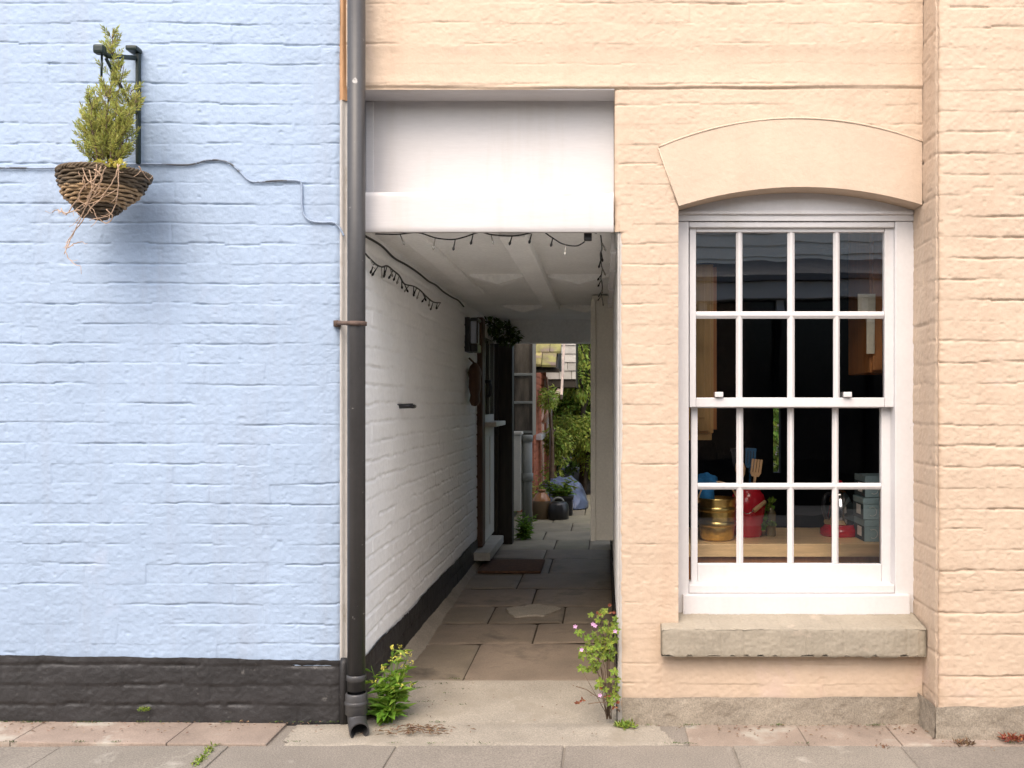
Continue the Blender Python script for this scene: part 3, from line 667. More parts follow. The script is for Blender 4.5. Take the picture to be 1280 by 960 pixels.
g = MB(); g.box((bc.x - .012, -.262, t2_.z - .024), (bc.x + .024, -.228, t2_.z + .008), bevel=.009); g.build('end_cap', GREENP, BR)

HB = thing('hanging_basket', 'round brown wicker hanging basket with a tan middle band on blue wall', 'basket', bc)
tilt = Matrix(((1, 0, .20), (0, 1, .05), (0, 0, 1)))
def brad(t): return .034 + .110 * (1 - (1 - t) ** 1.8)          # t 0 bottom .. 1 rim
H = .150
g = MB(); g.lathe([(.001, -H + .004)] + [(brad(t) - .006, -H + H * t) for t in np.linspace(0, 1, 10)] , bc, 40, tilt); g.build('basket_bowl', WICKD, HB)
bands = {'dark_weave_top': ([], WICKD), 'tan_weave': ([], WICKT), 'dark_weave_foot': ([], WICKD)}
NS = 26; nrow = 15
gg = {k: MB() for k in bands}
for i in range(nrow):
    t = (i + .5) / nrow; k = 'dark_weave_foot' if t < .30 else ('tan_weave' if t < .66 else 'dark_weave_top')
    pts = []; ph = (i % 2) * math.pi; jit = rng.uniform(-.002, .002)
    for j in range(NS * 5 + 1):
        a = 2 * math.pi * j / (NS * 5); r = brad(t) + .0035 * math.sin(a * NS / 2 + ph) + jit
        pts.append(Vector(bc) + tilt @ Vector((r * math.cos(a), r * math.sin(a), -H + H * t + .0035 * math.sin(a * 3 + i))))
    gg[k].tube(pts, .0052, 6, cap=False)
for k in gg: gg[k].build(k, bands[k][1], HB)
g = MB()
for ph in (0, 2.1, 4.2):
    g.tube([Vector(bc) + tilt @ Vector(((.146 + .005 * math.cos(a * 20 + ph)) * math.cos(a), (.146 + .005 * math.cos(a * 20 + ph)) * math.sin(a), .004 + .006 * math.sin(a * 20 + ph))) for a in np.linspace(0, 2 * math.pi, 200)], .0045, 6, cap=False)
g.build('rim', WICKD, HB)
g = MB(); g.lathe([(0, -.01), (.07, -.012), (.12, -.02), (.135, -.03)], bc, 28, tilt); g.build('soil', SOIL, HB)

# conifer: many small upright sprays on thin branches
CO = thing('conifer', 'small yellow green conifer growing in the hanging basket', 'conifer', (bc.x, bc.y, bc.z))
rg = random.Random(4); tr = MB(); fo = MB()
def spray(mb, p, d, L, rg, leafL=.020):
    n = int(L / .0045)
    side = d.cross(Vector((rg.uniform(-1, 1), -1, rg.uniform(-.4, .4)))).normalized()
    for k in range(n):
        s = k / n; q = p + d * L * s
        for sg in (-1, 1):
            dd = (d * rg.uniform(.6, 1.1) + side * sg * rg.uniform(.5, 1.0) + Vector((rg.uniform(-.4, .4), rg.uniform(-.6, .3), rg.uniform(-.2, .3)))).normalized()
            mb.leaf(q, dd, Vector((rg.uniform(-.5, .5), -1, rg.uniform(-.5, .5))), leafL * (1.15 - s * .6) * rg.uniform(.7, 1.2), .0045, .1)
    mb.leaf(p + d * L * .9, d, Vector((0, -1, 0)), leafL, .004, 0)
tops = [((.012, .0), .50, .013), ((.055, .01), .40, .010), ((-.055, -.02), .28, .008), ((.085, .02), .32, .007), ((-.07, -.01), .16, .006), ((.03, -.05), .30, .007), ((-.02, -.06), .25, .007), ((.07, -.05), .22, .006), ((-.05, .04), .30, .006), ((.11, .0), .27, .006), ((.10, -.04), .20, .005)]
for (dx, dy), hgt, rad in tops:
    base = Vector(bc) + Vector((dx * .35, dy * .5, -.02)); top = Vector(bc) + Vector((dx + (.0 if hgt > .45 else 0), dy, hgt))
    if hgt > .45: top.x += .015
    pts = [base.lerp(top, s) + Vector((.006 * math.sin(s * 9 + dx * 90), .006 * math.cos(s * 7), 0)) for s in np.linspace(0, 1, 10)]
    tr.tube(pts, [rad * .42 * (1 - .75 * s) for s in np.linspace(0, 1, 10)], 6)
    nb = int(hgt * 96)
    for k in range(nb):
        s = rg.uniform(.12, 1) if hgt > .35 else rg.uniform(.2, 1)
        if hgt > .45 and .60 < s < .78 and rg.random() < .55: continue
        q = base.lerp(top, s); a = rg.uniform(0, 2 * math.pi)
        reach = .075 * (1 - .72 * s) * rg.uniform(.5, 1.15) + .014
        d = (Vector((math.cos(a), math.sin(a) * .8, rg.uniform(.7, 1.7)))).normalized()
        tr.tube([q, q + d * reach], [.0013, .0006], 4, cap=False); spray(fo, q + d * reach * .25, d, reach, rg)
tr.build('trunk', BARK, CO); fo.build('foliage', CONIF, CO)
# little yellow green rosette plant at the rim
g = MB(); rp = P(140, 206, -.33)
for k in range(90):
    a = rg.uniform(0, 6.28); e = rg.uniform(-.1, 1.2); d = Vector((math.cos(a) * math.cos(e), math.sin(a) * math.cos(e), math.sin(e)))
    c = rp + Vector((rg.choice([-.03, -.008, .012, .03, -.045]), rg.uniform(-.01, .02), rg.uniform(-.012, .01))); g.leaf(c, d, Vector((0, 0, 1)), .02, .011)
tag(g.build('succulent_plant', LEAFY, off=rp), 'tiny yellow green rosette plant at the front rim of the basket', 'plant')
# dead trailing stems
g = MB(); hang = [[(150, 205), (142, 225), (128, 245), (113, 262), (100, 280), (86, 300), (82, 315), (90, 328), (101, 333)], [(121, 205), (117, 230), (108, 255), (100, 275), (88, 300), (80, 318)],
        [(147, 205), (148, 225), (146, 250), (138, 268), (122, 272), (117, 262)], [(104, 210), (110, 225), (126, 236), (112, 250), (95, 262), (100, 268)], [(126, 208), (120, 222), (104, 235), (99, 250), (112, 255), (135, 243), (146, 236)],
        [(100, 262), (82, 266), (70, 262), (66, 266)], [(100, 245), (82, 268), (76, 260)], [(133, 262), (141, 271), (132, 279), (122, 273), (112, 276)], [(112, 212), (115, 235), (106, 262), (96, 276)], [(118, 212), (128, 222), (120, 240), (108, 258)],
        [(88, 300), (84, 310), (92, 305), (103, 302)], [(101, 206), (98, 216), (106, 226), (100, 240)], [(173, 208), (180, 218), (187, 226)], [(132, 209), (125, 226), (114, 240), (109, 252), (118, 264)]]
for k, pl in enumerate(hang):
    pts = []
    for i, (px, py) in enumerate(pl):
        yd = -.20 - math.sqrt(max(0, 1 - ((px - 131) / 66) ** 2)) * (.165 - max(0, (py - 215)) * .0012)
        if py > 285: yd = -.26
        pts.append(P(px, py, yd))
    fine_ = []
    for i in range(len(pts) - 1):
        for s in np.linspace(0, 1, 5)[:-1]:
            p_0, p_1, p_2, p_3 = pts[max(i-1, 0)], pts[i], pts[i+1], pts[min(i+2, len(pts)-1)]
            q = .5 * ((2 * p_1) + (p_2 - p_0) * s + (2 * p_0 - 5 * p_1 + 4 * p_2 - p_3) * s * s + (3 * p_1 - p_0 - 3 * p_2 + p_3) * s ** 3)
            fine_.append(q + Vector((rg.uniform(-.002, .002), 0, rg.uniform(-.002, .002))))
    fine_.append(pts[-1]); g.tube(fine_, [.0022 * (1 - .5 * i / len(fine_)) for i in range(len(fine_))], 5)
    for q in fine_[2::5]:
        e = q + Vector((rg.uniform(-.03, .03), rg.uniform(-.01, .0), rg.uniform(-.03, .012))); g.tube([q, q.lerp(e, .5) + Vector((0, 0, -.004)), e], .0008, 4)
tag(g.build('trailing_stem', STEM, off=rp), 'pale dead creeper stems trailing over the wicker basket', 'dead plant')

# ================================================================== CABLES, FAIRY LIGHTS
def smooth_path(pts, n=6):
    out = []
    for i in range(len(pts) - 1):
        p_0, p_1, p_2, p_3 = pts[max(i-1, 0)], pts[i], pts[i+1], pts[min(i+2, len(pts)-1)]
        for s in np.linspace(0, 1, n + 1)[:-1]:
            out.append(.5 * ((2 * p_1) + (p_2 - p_0) * s + (2 * p_0 - 5 * p_1 + 4 * p_2 - p_3) * s * s + (3 * p_1 - p_0 - 3 * p_2 + p_3) * s ** 3))
    return out + [pts[-1]]
g = MB(); pl = [(-400, 214), (-150, 212), (0, 210), (60, 210), (120, 207), (185, 205), (235, 206), (262, 200), (285, 203), (300, 215), (315, 227), (345, 226), (372, 226), (377, 232), (378, 262), (386, 275), (402, 278), (416, 278), (424, 284), (430, 295)]
g.tube(smooth_path([P(a, b, -.008) for a, b in pl]), .0036, 8); tag(g.build('wall_cable', CABLEW, off=P(180, 205, 0)), 'thin cable running across the blue wall behind the basket', 'cable')

def string(name, label, pts, bulbs, r=.0026, group='strings of fairy lights under the passage ceiling', d=(0, 0, -1), twist=.05):
    o = thing(name, label, 'fairy lights', pts[0], group)
    path = smooth_path(pts)
    g = MB(); g.tube(path, r, 6)
    g.build('cable', BLACKC, o)
    for i, q in enumerate(bulbs):
        dd = (Vector(d) + Vector((rg.uniform(-.6, .6), rg.uniform(-.4, .4), rg.uniform(-.1, .2)))).normalized()
        g = MB(); L = rg.uniform(.022, .034)
        g.tube([q, q + dd * L], [.002, .0032], 6)
        e = q + dd * L; ax = dd.to_track_quat('Z', 'Y').to_matrix()
        g.lathe([(.0032, 0), (.0048, .004), (.0048, .010), (.0, .016)], e, 8, ax); g.build('bulb', BLACKC if i % 3 else BULB, o)
    return path
c5 = lambda x, y: (450 + x / 3.879, 280 + y / 3.879)
A = [P(*c5(x, y), .05) for x, y in ((75, 48), (180, 50), (280, 42), (370, 68), (450, 75), (510, 62), (580, 40), (640, 52), (740, 58), (810, 47), (855, 36))]
bl = [P(*c5(x, y), .05) for x, y in ((365, 66), (462, 74), (548, 52), (636, 52), (738, 58), (832, 48), (195, 52))]
string('fairy_light_string', 'black fairy lights drooping in the middle of the white beam', A, bl)
A = [P(*c5(x, y), .05) for x, y in ((890, 36), (930, 65), (985, 97), (1050, 106), (1090, 85))]
string('fairy_light_string', 'short black fairy light loop hanging beside the small black box under the beam', A, [P(*c5(998, 100), .05), P(*c5(935, 66), .05)])
def onleft(px, py, X=-.893):
    dep = X * 1200 / (px - 755); return Vector((X, dep - 3.6, 1.2 + (505 - py) * dep / 1200))
A = [onleft(*c5(x, y)) for x, y in ((22, 140), (70, 190), (105, 208), (132, 203), (160, 225), (190, 250), (215, 290), (260, 302), (290, 320), (320, 350), (355, 378), (390, 382))]
pp = smooth_path(A, 4)
string('fairy_light_string', 'black fairy lights looped along the white brick passage wall', A, [q for q in pp[2::2]], .0036)
X0 = -.012
A = [Vector((X0 + .004 * math.sin(i * 2.1),   .06 + i * .23, 1.842 - .012 * (i % 2))) for i in range(11)]
string('fairy_light_string', 'black fairy lights running back along the ceiling above the white cupboard', A, smooth_path(A, 2)[1::2], .0030)
g = MB(); bx = P(*c5(1106, 58), .06); g.box((bx.x - .016, .05, bx.z - .018), (bx.x + .014, .075, bx.z + .02), bevel=.003); g.tube([(bx.x + .008, .06, bx.z + .019), (bx.x + .03, .06, bx.z + .010), (bx.x + .05, .06, bx.z + .022)], .002)
tag(g.build('junction_box', BLACKPL, off=bx), 'tiny black connector box under the right end of the white beam', 'box')
g = MB(); A = [Vector((-.908 + .004 * math.sin(i * 1.7), .04 + i * .26, 1.838 + .006 * math.sin(i * 2.3))) for i in range(11)]
g.tube(smooth_path(A), .0048, 6)
tag(g.build('ceiling_cable', BLACKC, off=A[0]), 'black cable pinned along the corner of passage wall and ceiling', 'cable')
g = MB(); g.box((.026, .16, 1.79), (.050, 2.28, 1.812), bevel=.004)
for y in (.6, 1.3, 2.0): g.box((.022, y, 1.782), (.052, y + .02, 1.818), bevel=.002)
g.tube([(.036, .15, 1.80), (.036, .15, 1.87)], .009, 8); tag(g.build('cable_trunking', WOODW, off=(.02, .16, 1.8)), 'white cable trunking along the top of the passage wall', 'trunking')
# bolt in the white wall
q = onleft(505, 508, -.90); g = MB(); g.tube([(-.93, q.y, q.z), (-.86, q.y, q.z + .003)], .011, 10); g.tube([(-.862, q.y - .012, q.z), (-.862, q.y + .05, q.z)], .009, 8); tag(g.build('iron_bolt', BLACKPL, off=q), 'short black iron bolt sticking out of the white passage wall', 'bolt')
# lantern, ornament
LN = thing('wall_lantern', 'black bulkhead lantern with pale lens on the passage wall', 'lantern', (-.91, 2.8, 1.66))
g = MB(); g.box((-.925, 2.74, 1.545), (-.885, 2.92, 1.775), bevel=.01); g.box((-.884, 2.74, 1.545), (-.835, 2.92, 1.60), bevel=.008); g.box((-.884, 2.74, 1.752), (-.832, 2.92, 1.772), bevel=.008); g.box((-.842, 2.735, 1.60), (-.832, 2.75, 1.75), bevel=.002); g.build('casing', BLACKPL, LN)
g = MB(); g.box((-.884, 2.75, 1.601), (-.843, 2.90, 1.751), bevel=.010); g.build('lens', OPAL, LN)
g = MB(); c = Vector((-.868, 2.85, 1.34))
prof = [(.0, -.155), (.03, -.15), (.048, -.12), (.04, -.08), (.056, -.03), (.052, .03), (.062, .07), (.045, .11), (.018, .135), (0, .14)]
g.lathe(prof, c, 18, Matrix.Diagonal((.75, 1.5, 1)).to_3x3()); g.tube([c + Vector((0, 0, .13)), c + Vector((-.04, 0, .17))], .006)
tag(g.build('wall_ornament', BROWNW, off=c), 'rusty brown rounded ornament hanging below the lantern', 'ornament')
g = MB(); g.box((-.86, 2.92, .048), (-.43, 3.42, .066), bevel=.006); tag(g.build('doormat', MAT, off=(-.65, 3.2, .05)), 'brown coir doormat by the side door in the passage', 'doormat')

# ================================================================== SMALL PLANTS AT THE WALL FOOT
def weed(name, label, cat, base, stems, leafL, m, seed, spread=.08, buds=None, budm=None, height=.25, lw=.45, lean=(0, 0), per=8):   # stems, leaves and flower heads
    rg = random.Random(seed); o = thing(name, label, cat, base); st = MB(); lf = MB(); bd = []
    base = Vector(base)
    for k in range(stems):
        h = height * rg.uniform(.45, 1.05); a = rg.uniform(0, 6.28); r = spread * rg.uniform(.2, 1)
        top = base + Vector((math.cos(a) * r + lean[0] * h, math.sin(a) * r * .7 + lean[1] * h, h)); b0 = base + Vector((rg.uniform(-.02, .02), rg.uniform(-.02, .02), 0))
        pts = [b0.lerp(top, s) + Vector((0, 0, .02 * math.sin(s * 3.1))) for s in np.linspace(0, 1, 6)]
        st.tube(pts, [.002, .0018, .0016, .0014, .0012, .001], 5)
        for j in range(per):
            s = (j + rg.random()) / per; q = b0.lerp(top, .08 + .92 * s); aa = rg.uniform(0, 6.28)
            d = Vector((math.cos(aa), math.sin(aa), rg.uniform(-.1, .8)))
            L = leafL * rg.uniform(.5, 1.15) * (1.15 - .55 * s)
            lf.leaf(q, d, Vector((rg.uniform(-.3, .3), rg.uniform(-.3, .3), 1)), L, L * lw, .2)
        if buds and rg.random() < buds:
            bd.append(MB())
            for _ in range(7):
                e = rg.uniform(0, 1.5); aa = rg.uniform(0, 6.28); d = Vector((math.cos(aa) * math.cos(e), math.sin(aa) * math.cos(e), math.sin(e) + .2)); bd[-1].leaf(top + Vector((rg.uniform(-.01, .01), rg.uniform(-.01, .01), rg.uniform(-.008, .008))), d, Vector((0, 0, 1)), .010, .007)
    st.build('stem', m, o); lf.build('foliage', m, o)
    for b_ in bd: b_.build('flower', budm, o)
    return o
weed('leafy_weed', 'bright green leafy weed with yellowish buds beside the downpipe foot', 'weed', (-.815, .02, 0), 30, .085, LEAFG, 3, .10, .8, LEAFY, .26, .36, (.10, 0), 7)
# herb robert with pink flowers
HR = thing('flowering_weed', 'straggly weed with small pink flowers at the foot of the peach wall', 'weed', (.005, .03, .0))
rg = random.Random(12); st = MB(); lf = MB(); fl = MB(); rdl = MB()
def lobed(mb, c, nrm, s):
    u = nrm.orthogonal().normalized(); w = nrm.cross(u)
    for k in range(5):
        a = k * 2 * math.pi / 5 + rg.uniform(-.2, .2); d = u * math.cos(a) + w * math.sin(a); mb.leaf(c, d, nrm, s * rg.uniform(.7, 1.1), s * .55, .1)
        mb.leaf(c + d * s * .4, (d + (w * math.cos(a) - u * math.sin(a)) * .8).normalized(), nrm, s * .4, s * .22, .1); mb.leaf(c + d * s * .4, (d - (w * math.cos(a) - u * math.sin(a)) * .8).normalized(), nrm, s * .4, s * .22, .1)
heads = [(728, 788), (744, 790), (745, 768), (752, 760), (760, 775), (764, 800), (735, 805), (727, 812), (752, 800), (766, 770), (758, 815), (745, 812), (768, 785), (738, 822), (732, 834), (765, 812), (755, 790), (770, 800)]
for px, py in heads:
    top = P(px, py, rg.uniform(-.06, .02)); b0 = Vector((.018 + rg.uniform(-.01, .01), -.005, .02)); mid = b0.lerp(top, .55) + Vector((.014, 0, .05)); mid.x = min(mid.x, .02)
    pa = smooth_path([b0, mid, top], 4); st.tube(pa, .0014, 5)
    for q in pa[5:]:
        if rg.random() < .9: lobed(lf, q + Vector((rg.uniform(-.02, .012), rg.uniform(-.02, .01), rg.uniform(-.012, .012))), Vector((rg.uniform(-.5, .3), -1, rg.uniform(.2, 1.2))).normalized(), rg.uniform(.014, .024))
for px, py in ((767, 868), (760, 872), (748, 858), (770, 860), (764, 878), (772, 850), (757, 862), (768, 840), (762, 850), (726, 835), (750, 852), (772, 872)):
    c = P(px, py, -.05 + rg.uniform(-.02, .02)); lobed(lf, c, Vector((rg.uniform(-.4, .2), -1, .8)).normalized(), rg.uniform(.016, .024)); st.tube([c, Vector((.015, -.01, .03))], .0012, 4)
for pl in (((775, 890), (760, 876), (745, 870), (733, 862), (720, 858)), ((775, 888), (756, 878), (735, 880))): st.tube(smooth_path([P(a, b, -.05) for a, b in pl], 4), .0018, 5)
for px, py in ((719, 783), (744, 782), (769, 789), (727, 812), (750, 869), (741, 780)):
    c = P(px, py, -.08); fl = MB()
    for k in range(5):
        a = k * 1.2566 + rg.random() * .3; d = Vector((math.cos(a), -.25, math.sin(a))); fl.leaf(c, d, Vector((0, -1, .2)), .0095, .0075, 0)
    fl.build('flower', PINK, HR)
for px, py in ((760, 758), (748, 768), (765, 765), (753, 862), (759, 870), (724, 877), (728, 875), (722, 880), (772, 880), (768, 884)):
    c = P(px, py, -.06); rdl = MB()
    for k in range(3): rdl.leaf(c, Vector((rg.uniform(-1, 1), -.3, rg.uniform(-.3, 1))), Vector((0, -1, .2)), .016, .008)
    rdl.build('red_leaf', REDL, HR)
st.build('stem', BARK, HR); lf.build('foliage', HERB, HR)
def tuft(name, label, px, py, y, m, n, size, seed, group=None, flat=.5):
    rg = random.Random(seed); g = MB(); c = P(px, py, y)
    for k in range(n):
        a = rg.uniform(0, 6.28); e = rg.uniform(.1, 1.3); d = Vector((math.cos(a) * math.cos(e), math.sin(a) * math.cos(e), math.sin(e)))
        r = size * math.sqrt(rg.random()); aa = rg.uniform(0, 6.28)
        g.leaf(c + Vector((math.cos(aa) * r, math.sin(aa) * r * .6, rg.uniform(-.003, .006))), d, Vector((0, 0, 1)), size * rg.uniform(.3, .7), size * .16)
    return tag(g.build(name, m, off=c), label, 'plant', group)
tuft('moss_tuft', 'small yellow green tuft at the passage corner under the flowering weed', 782, 908, -.05, HERB, 120, .04, 1)
tuft('dry_weed', 'orange brown dried weed by the foot of the projecting peach wall', 1205, 930, -.21, DEADL, 90, .035, 2)
tuft('red_weed', 'reddish weed at the wall foot beside the dried weed', 1268, 925, -.20, REDL, 110, .045, 3)
tuft('brown_weed', 'low brown dead weed in the pavement crack below the window sill', 1104, 938, -.24, DEADL, 70, .035, 4)
tuft('moss_tuft', 'flat yellowish tuft growing on the black plinth', 180, 888, -.02, HERB, 90, .022, 5)
g = MB(); rg = random.Random(8)
for k in range(80):
    s = rg.random(); c = P(268 - 24 * s, 917 + 40 * s, -.225 - .2 * s) + Vector((rg.uniform(-.012, .012), 0, 0)); c.z = .001
    g.leaf(c, Vector((rg.uniform(-1, 1), rg.uniform(-1, 1), rg.uniform(.2, 1.2))), Vector((0, 0, 1)), .018, .006)
tag(g.build('joint_grass', HERB, off=(-1.4, -.3, 0)), 'dry yellowish grass growing in the pavement joint', 'grass', kind='stuff')
g = MB()
for k in range(150):
    c = P(rg.gauss(525, 26), rg.gauss(912, 5), -.06); c.z = .012 + rg.uniform(0, .006); c.y = -.05 - rg.uniform(0, .10)
    a = rg.uniform(0, 6.28); g.leaf(c, Vector((math.cos(a), math.sin(a), rg.uniform(-.1, .25))), Vector((0, 0, 1)), rg.uniform(.012, .034), rg.uniform(.003, .008))
for k in range(60):
    x = rg.uniform(.4, 1.18); c = Vector((x, -.03 - rg.random() ** 2 * .16, .004)); a = rg.uniform(0, 6.28); g.leaf(c, Vector((math.cos(a), math.sin(a), rg.uniform(0, .3))), Vector((0, 0, 1)), rg.uniform(.008, .02), rg.uniform(.004, .008))
for k in range(240):
    x = rg.choice([rg.uniform(-2.3, -1.0), rg.uniform(-2.3, -1.0), rg.uniform(.1, 1.6), rg.uniform(-.9, 0)]); y = (-.022 if x < -.95 else (-.035 if x < 1.17 else -.195)) - rg.random() ** 2 * .12
    if -.95 < x < .05: y = rg.uniform(-.2, .5)
    a = rg.uniform(0, 6.28); g.leaf(Vector((x, y, .016 if x < -.95 else (.03 if y > .1 else .010))), Vector((math.cos(a), math.sin(a), rg.uniform(0, .4))), Vector((0, 0, 1)), rg.uniform(.005, .016), rg.uniform(.003, .008))
tag(g.build('leaf_litter', DEADL, off=(-.7, -.1, 0)), 'scattered brown dead leaves and twigs on the ground', 'leaf litter', kind='stuff')

g = MB(); rg = random.Random(18)
for c_ in range(46):
    x = rg.choice([rg.uniform(-2.3, -1.0), rg.uniform(-2.3, -1.0), rg.uniform(.1, 1.17), rg.uniform(-.9, -.55)]); y = (-.016 if x < -.95 else (-.032 if x > 0 else rg.uniform(.0, .5)))
    if rg.random() < .25: y = -.224; x = rg.uniform(-2.2, 1.6)
    z = .012 if x < -.95 else (.03 if -.95 < x < 0 and y > .1 else .006)
    for k in range(rg.randrange(8, 26)):
        a = rg.uniform(0, 6.28); g.leaf(Vector((x + rg.gauss(0, .018), y + rg.gauss(0, .004), z)), Vector((math.cos(a), math.sin(a), rg.uniform(.2, 1.4))), Vector((0, 0, 1)), rg.uniform(.004, .010), .0035)
tag(g.build('moss', LEAFD, off=(-.5, -.1, 0)), 'dark green moss dotted along the foot of the walls and paving joints', 'moss', kind='stuff')

# ================================================================== THINGS INSIDE THE WINDOW
ZT = .617
WT = thing('worktop', 'pale wooden kitchen worktop behind the sash window', 'worktop', (.8, .6, ZT))
g = MB(); g.box((.252, .40, ZT - .055), (2.0, .93, ZT), bevel=.004); g.build('table_top', PINE, WT)
g = MB(); g.box((.252, .425, .0), (2.0, .90, ZT - .056)); g.build('cabinet_front', REDW, WT)
def cyl(m, parent, name, prof, c, n=32): return MB().lathe(prof, c, n).build(name, m, parent)
BP = thing('brass_planter', 'hammered brass pot with a swing handle on the worktop', 'pot', (.485, .52, ZT))
c = (.485, .52, ZT)
cyl(BRASS, BP, 'pot_body', [(0, .001), (.06, .001), (.072, .012), (.076, .06), (.078, .115), (.080, .17), (.084, .176), (.084, .182), (.078, .182), (.074, .12), (.07, .02), (0, .015)], c)
cyl(BRASS, BP, 'pot_band', [(.0765, .062), (.0805, .066), (.0805, .08), (.0775, .084)], c)
cyl(BRASS, BP, 'pot_band', [(.0785, .125), (.0825, .129), (.0825, .142), (.0795, .146)], c)
g = MB(); g.tube([(c[0] + .083 * math.cos(a) , c[1] - .012, ZT + .165 + .085 * math.sin(a)) for a in np.linspace(0, math.pi, 20)], .004, 6)
for sx in (-1, 1): g.lathe([(0, 0), (.008, .002), (.008, .012), (0, .014)], (c[0] + sx * .082, c[1] - .012, ZT + .158), 8)
g.build('handle', SPOON, BP)
g = MB(); cc = Vector((.44, .53, ZT + .245)); rg = random.Random(5)
bm = bmesh.new(); bmesh.ops.create_icosphere(bm, subdivisions=4, radius=.05)
for q in bm.verts:
    dsp = float(fbm(np.array(q.co.x * 45 + 9), np.array(q.co.z * 45 + q.co.y * 30), 3, 4)); q.co = Vector((q.co.x * 1.0, q.co.y * .7, q.co.z * .8)) * (.62 + .75 * dsp) + cc
g.add([q.co.copy() for q in bm.verts], [[q.index for q in f.verts] for f in bm.faces], True); bm.free()
g.tube([cc, cc + Vector((.0, 0, -.09))], [.03, .04], 10); tag(g.build('blue_cloth', BLUEC, off=cc), 'crumpled bright blue cloth stuffed in the brass pot', 'cloth')
CR = thing('utensil_crock', 'red enamel crock with bail handle holding kitchen utensils', 'crock', (.635, .63, ZT))
c = (.635, .63, ZT)
cyl(REDE, CR, 'crock_body', [(0, .001), (.055, .001), (.06, .01), (.074, .10), (.078, .15), (.068, .185), (.054, .20), (.054, .214), (.058, .22), (.05, .22), (.047, .19), (.06, .14), (.05, .02), (0, .02)], c)
g = MB(); g.tube(smooth_path([Vector((c[0] + .075, c[1], ZT + .155)), Vector((c[0] + .06, c[1] - .06, ZT + .152)), Vector((c[0] + .02, c[1] - .085, ZT + .13)), Vector((c[0] - .02, c[1] - .085, ZT + .11)), Vector((c[0] - .07, c[1] - .03, ZT + .15))]), .0022, 6); g.build('bail', STEEL, CR)
g = MB(); g.tube([(c[0] + .066, c[1] - .055, ZT + .158), (c[0] + .012, c[1] - .088, ZT + .123)], [.009, .010], 10); g.build('handle', SPOON, CR)
def utensil(name, label, m, top, kind, seed, group='utensils standing in the red crock'):
    g = MB(); top = Vector(top); b0 = Vector((c[0] + (top.x - c[0]) * .2, c[1], ZT + .08)); ax = (top - b0).normalized(); L = (top - b0).length; s = ax.cross(Vector((0, 1, 0))).normalized()
    g.tube([b0, b0.lerp(top, .72)], .005, 8)
    h0 = b0.lerp(top, .68)
    if kind == 'spoon':
        pts = [(.004, 0), (.018, .02), (.023, .045), (.019, .07), (.006, .085), (0, .087)]
        rt = Matrix((s, Vector((0, 1, 0)), ax)).transposed() @ Matrix.Diagonal((1, .35, 1)).to_3x3(); g.lathe(pts, h0, 16, rt)
    else:
        n = 4; w = .05
        def pt(u, v, dy): return h0 + s * u + ax * v + Vector((0, dy, 0))
        def slab(u0, u1, v0, v1, u2=None, u3=None):
            u2 = u0 if u2 is None else u2; u3 = u1 if u3 is None else u3
            vs = [pt(u0, v0, 0), pt(u1, v0, 0), pt(u3, v1, 0), pt(u2, v1, 0), pt(u0, v0, .006), pt(u1, v0, .006), pt(u3, v1, .006), pt(u2, v1, .006)]
            g.add(vs, [(0,1,2,3),(7,6,5,4),(0,4,5,1),(1,5,6,2),(2,6,7,3),(3,7,4,0)])
        slab(-.006, .006, -.01, .012); slab(-.015, .015, .011, .03, -w * .5, w * .5)
        for k in range(n):
            u0 = -w * .5 + k * w / n; slab(u0 + .0015, u0 + w / n - .0018, .029, .088)
        if kind == 'turner': slab(-w * .5, w * .5, .087, .1)
    return tag(g.build(name, m, off=b0), label, 'utensil', group)
utensil('wooden_fork', 'pale wooden fork with four tines in the red crock', SPOON, (.672, .61, ZT + .335), 'fork', 1)
utensil('wooden_spoon', 'pale round wooden spoon in the red crock', SPOON, (.592, .60, ZT + .335), 'spoon', 2)
utensil('kitchen_turner', 'black slotted turner standing behind the wooden spoon', BLACKPL, (.586, .66, ZT + .385), 'turner', 3)
utensil('blue_spatula', 'dark blue spatula in the red crock behind the wooden fork', TEALB, (.655, .68, ZT + .385), 'turner', 4)
BO = thing('bottle_vase', 'small brown glass bottle holding a trailing green sprig', 'bottle', (.735, .63, ZT)); cb = (.735, .63, ZT)
cyl(BGLASS, BO, 'bottle', [(0, .001), (.02, .001), (.022, .006), (.022, .10), (.019, .112), (.013, .118), (.013, .128), (.0, .128)], cb, 20)
g = MB(); rg = random.Random(3); pa = smooth_path([Vector(cb) + Vector(q) for q in ((0, 0, .12), (.004, -.01, .155), (-.02, -.025, .14), (-.035, -.03, .09), (-.04, -.03, .05))]); g.tube(pa, .0018, 5)
for q in pa[3::3] + [pa[-1]] * 4 + [Vector(cb) + Vector((.0, -.026, .055))] * 4:
    for k in range(4): g.leaf(q, Vector((rg.uniform(-1, 1), rg.uniform(-1, .2), rg.uniform(-.5, 1))), Vector((0, -1, .3)), .024, .018)
g.build('sprig', LEAFG, BO)
KE = thing('kettle', 'chrome kettle with red base and red lid knob on the worktop', 'kettle', (1.045, .66, ZT)); ck = (1.045, .66, ZT)
cyl(REDE, KE, 'base', [(0, .001), (.082, .001), (.086, .008), (.085, .03), (.07, .042), (.066, .05), (.0, .05)], ck)
cyl(STEEL, KE, 'body', [(.064, .05), (.07, .06), (.071, .09), (.064, .14), (.05, .18), (.035, .20), (.02, .208), (.0, .21)], ck)
cyl(REDE, KE, 'knob', [(0, .208), (.007, .21), (.007, .218), (.014, .226), (.015, .234), (.009, .244), (0, .246)], ck, 16)
g = MB(); g.tube(smooth_path([Vector(ck) + Vector(q) for q in ((-.04, -.03, .19), (-.075, -.05, .18), (-.085, -.055, .13), (-.07, -.045, .08))]), .008, 8); g.build('handle', BLACKPL, KE)
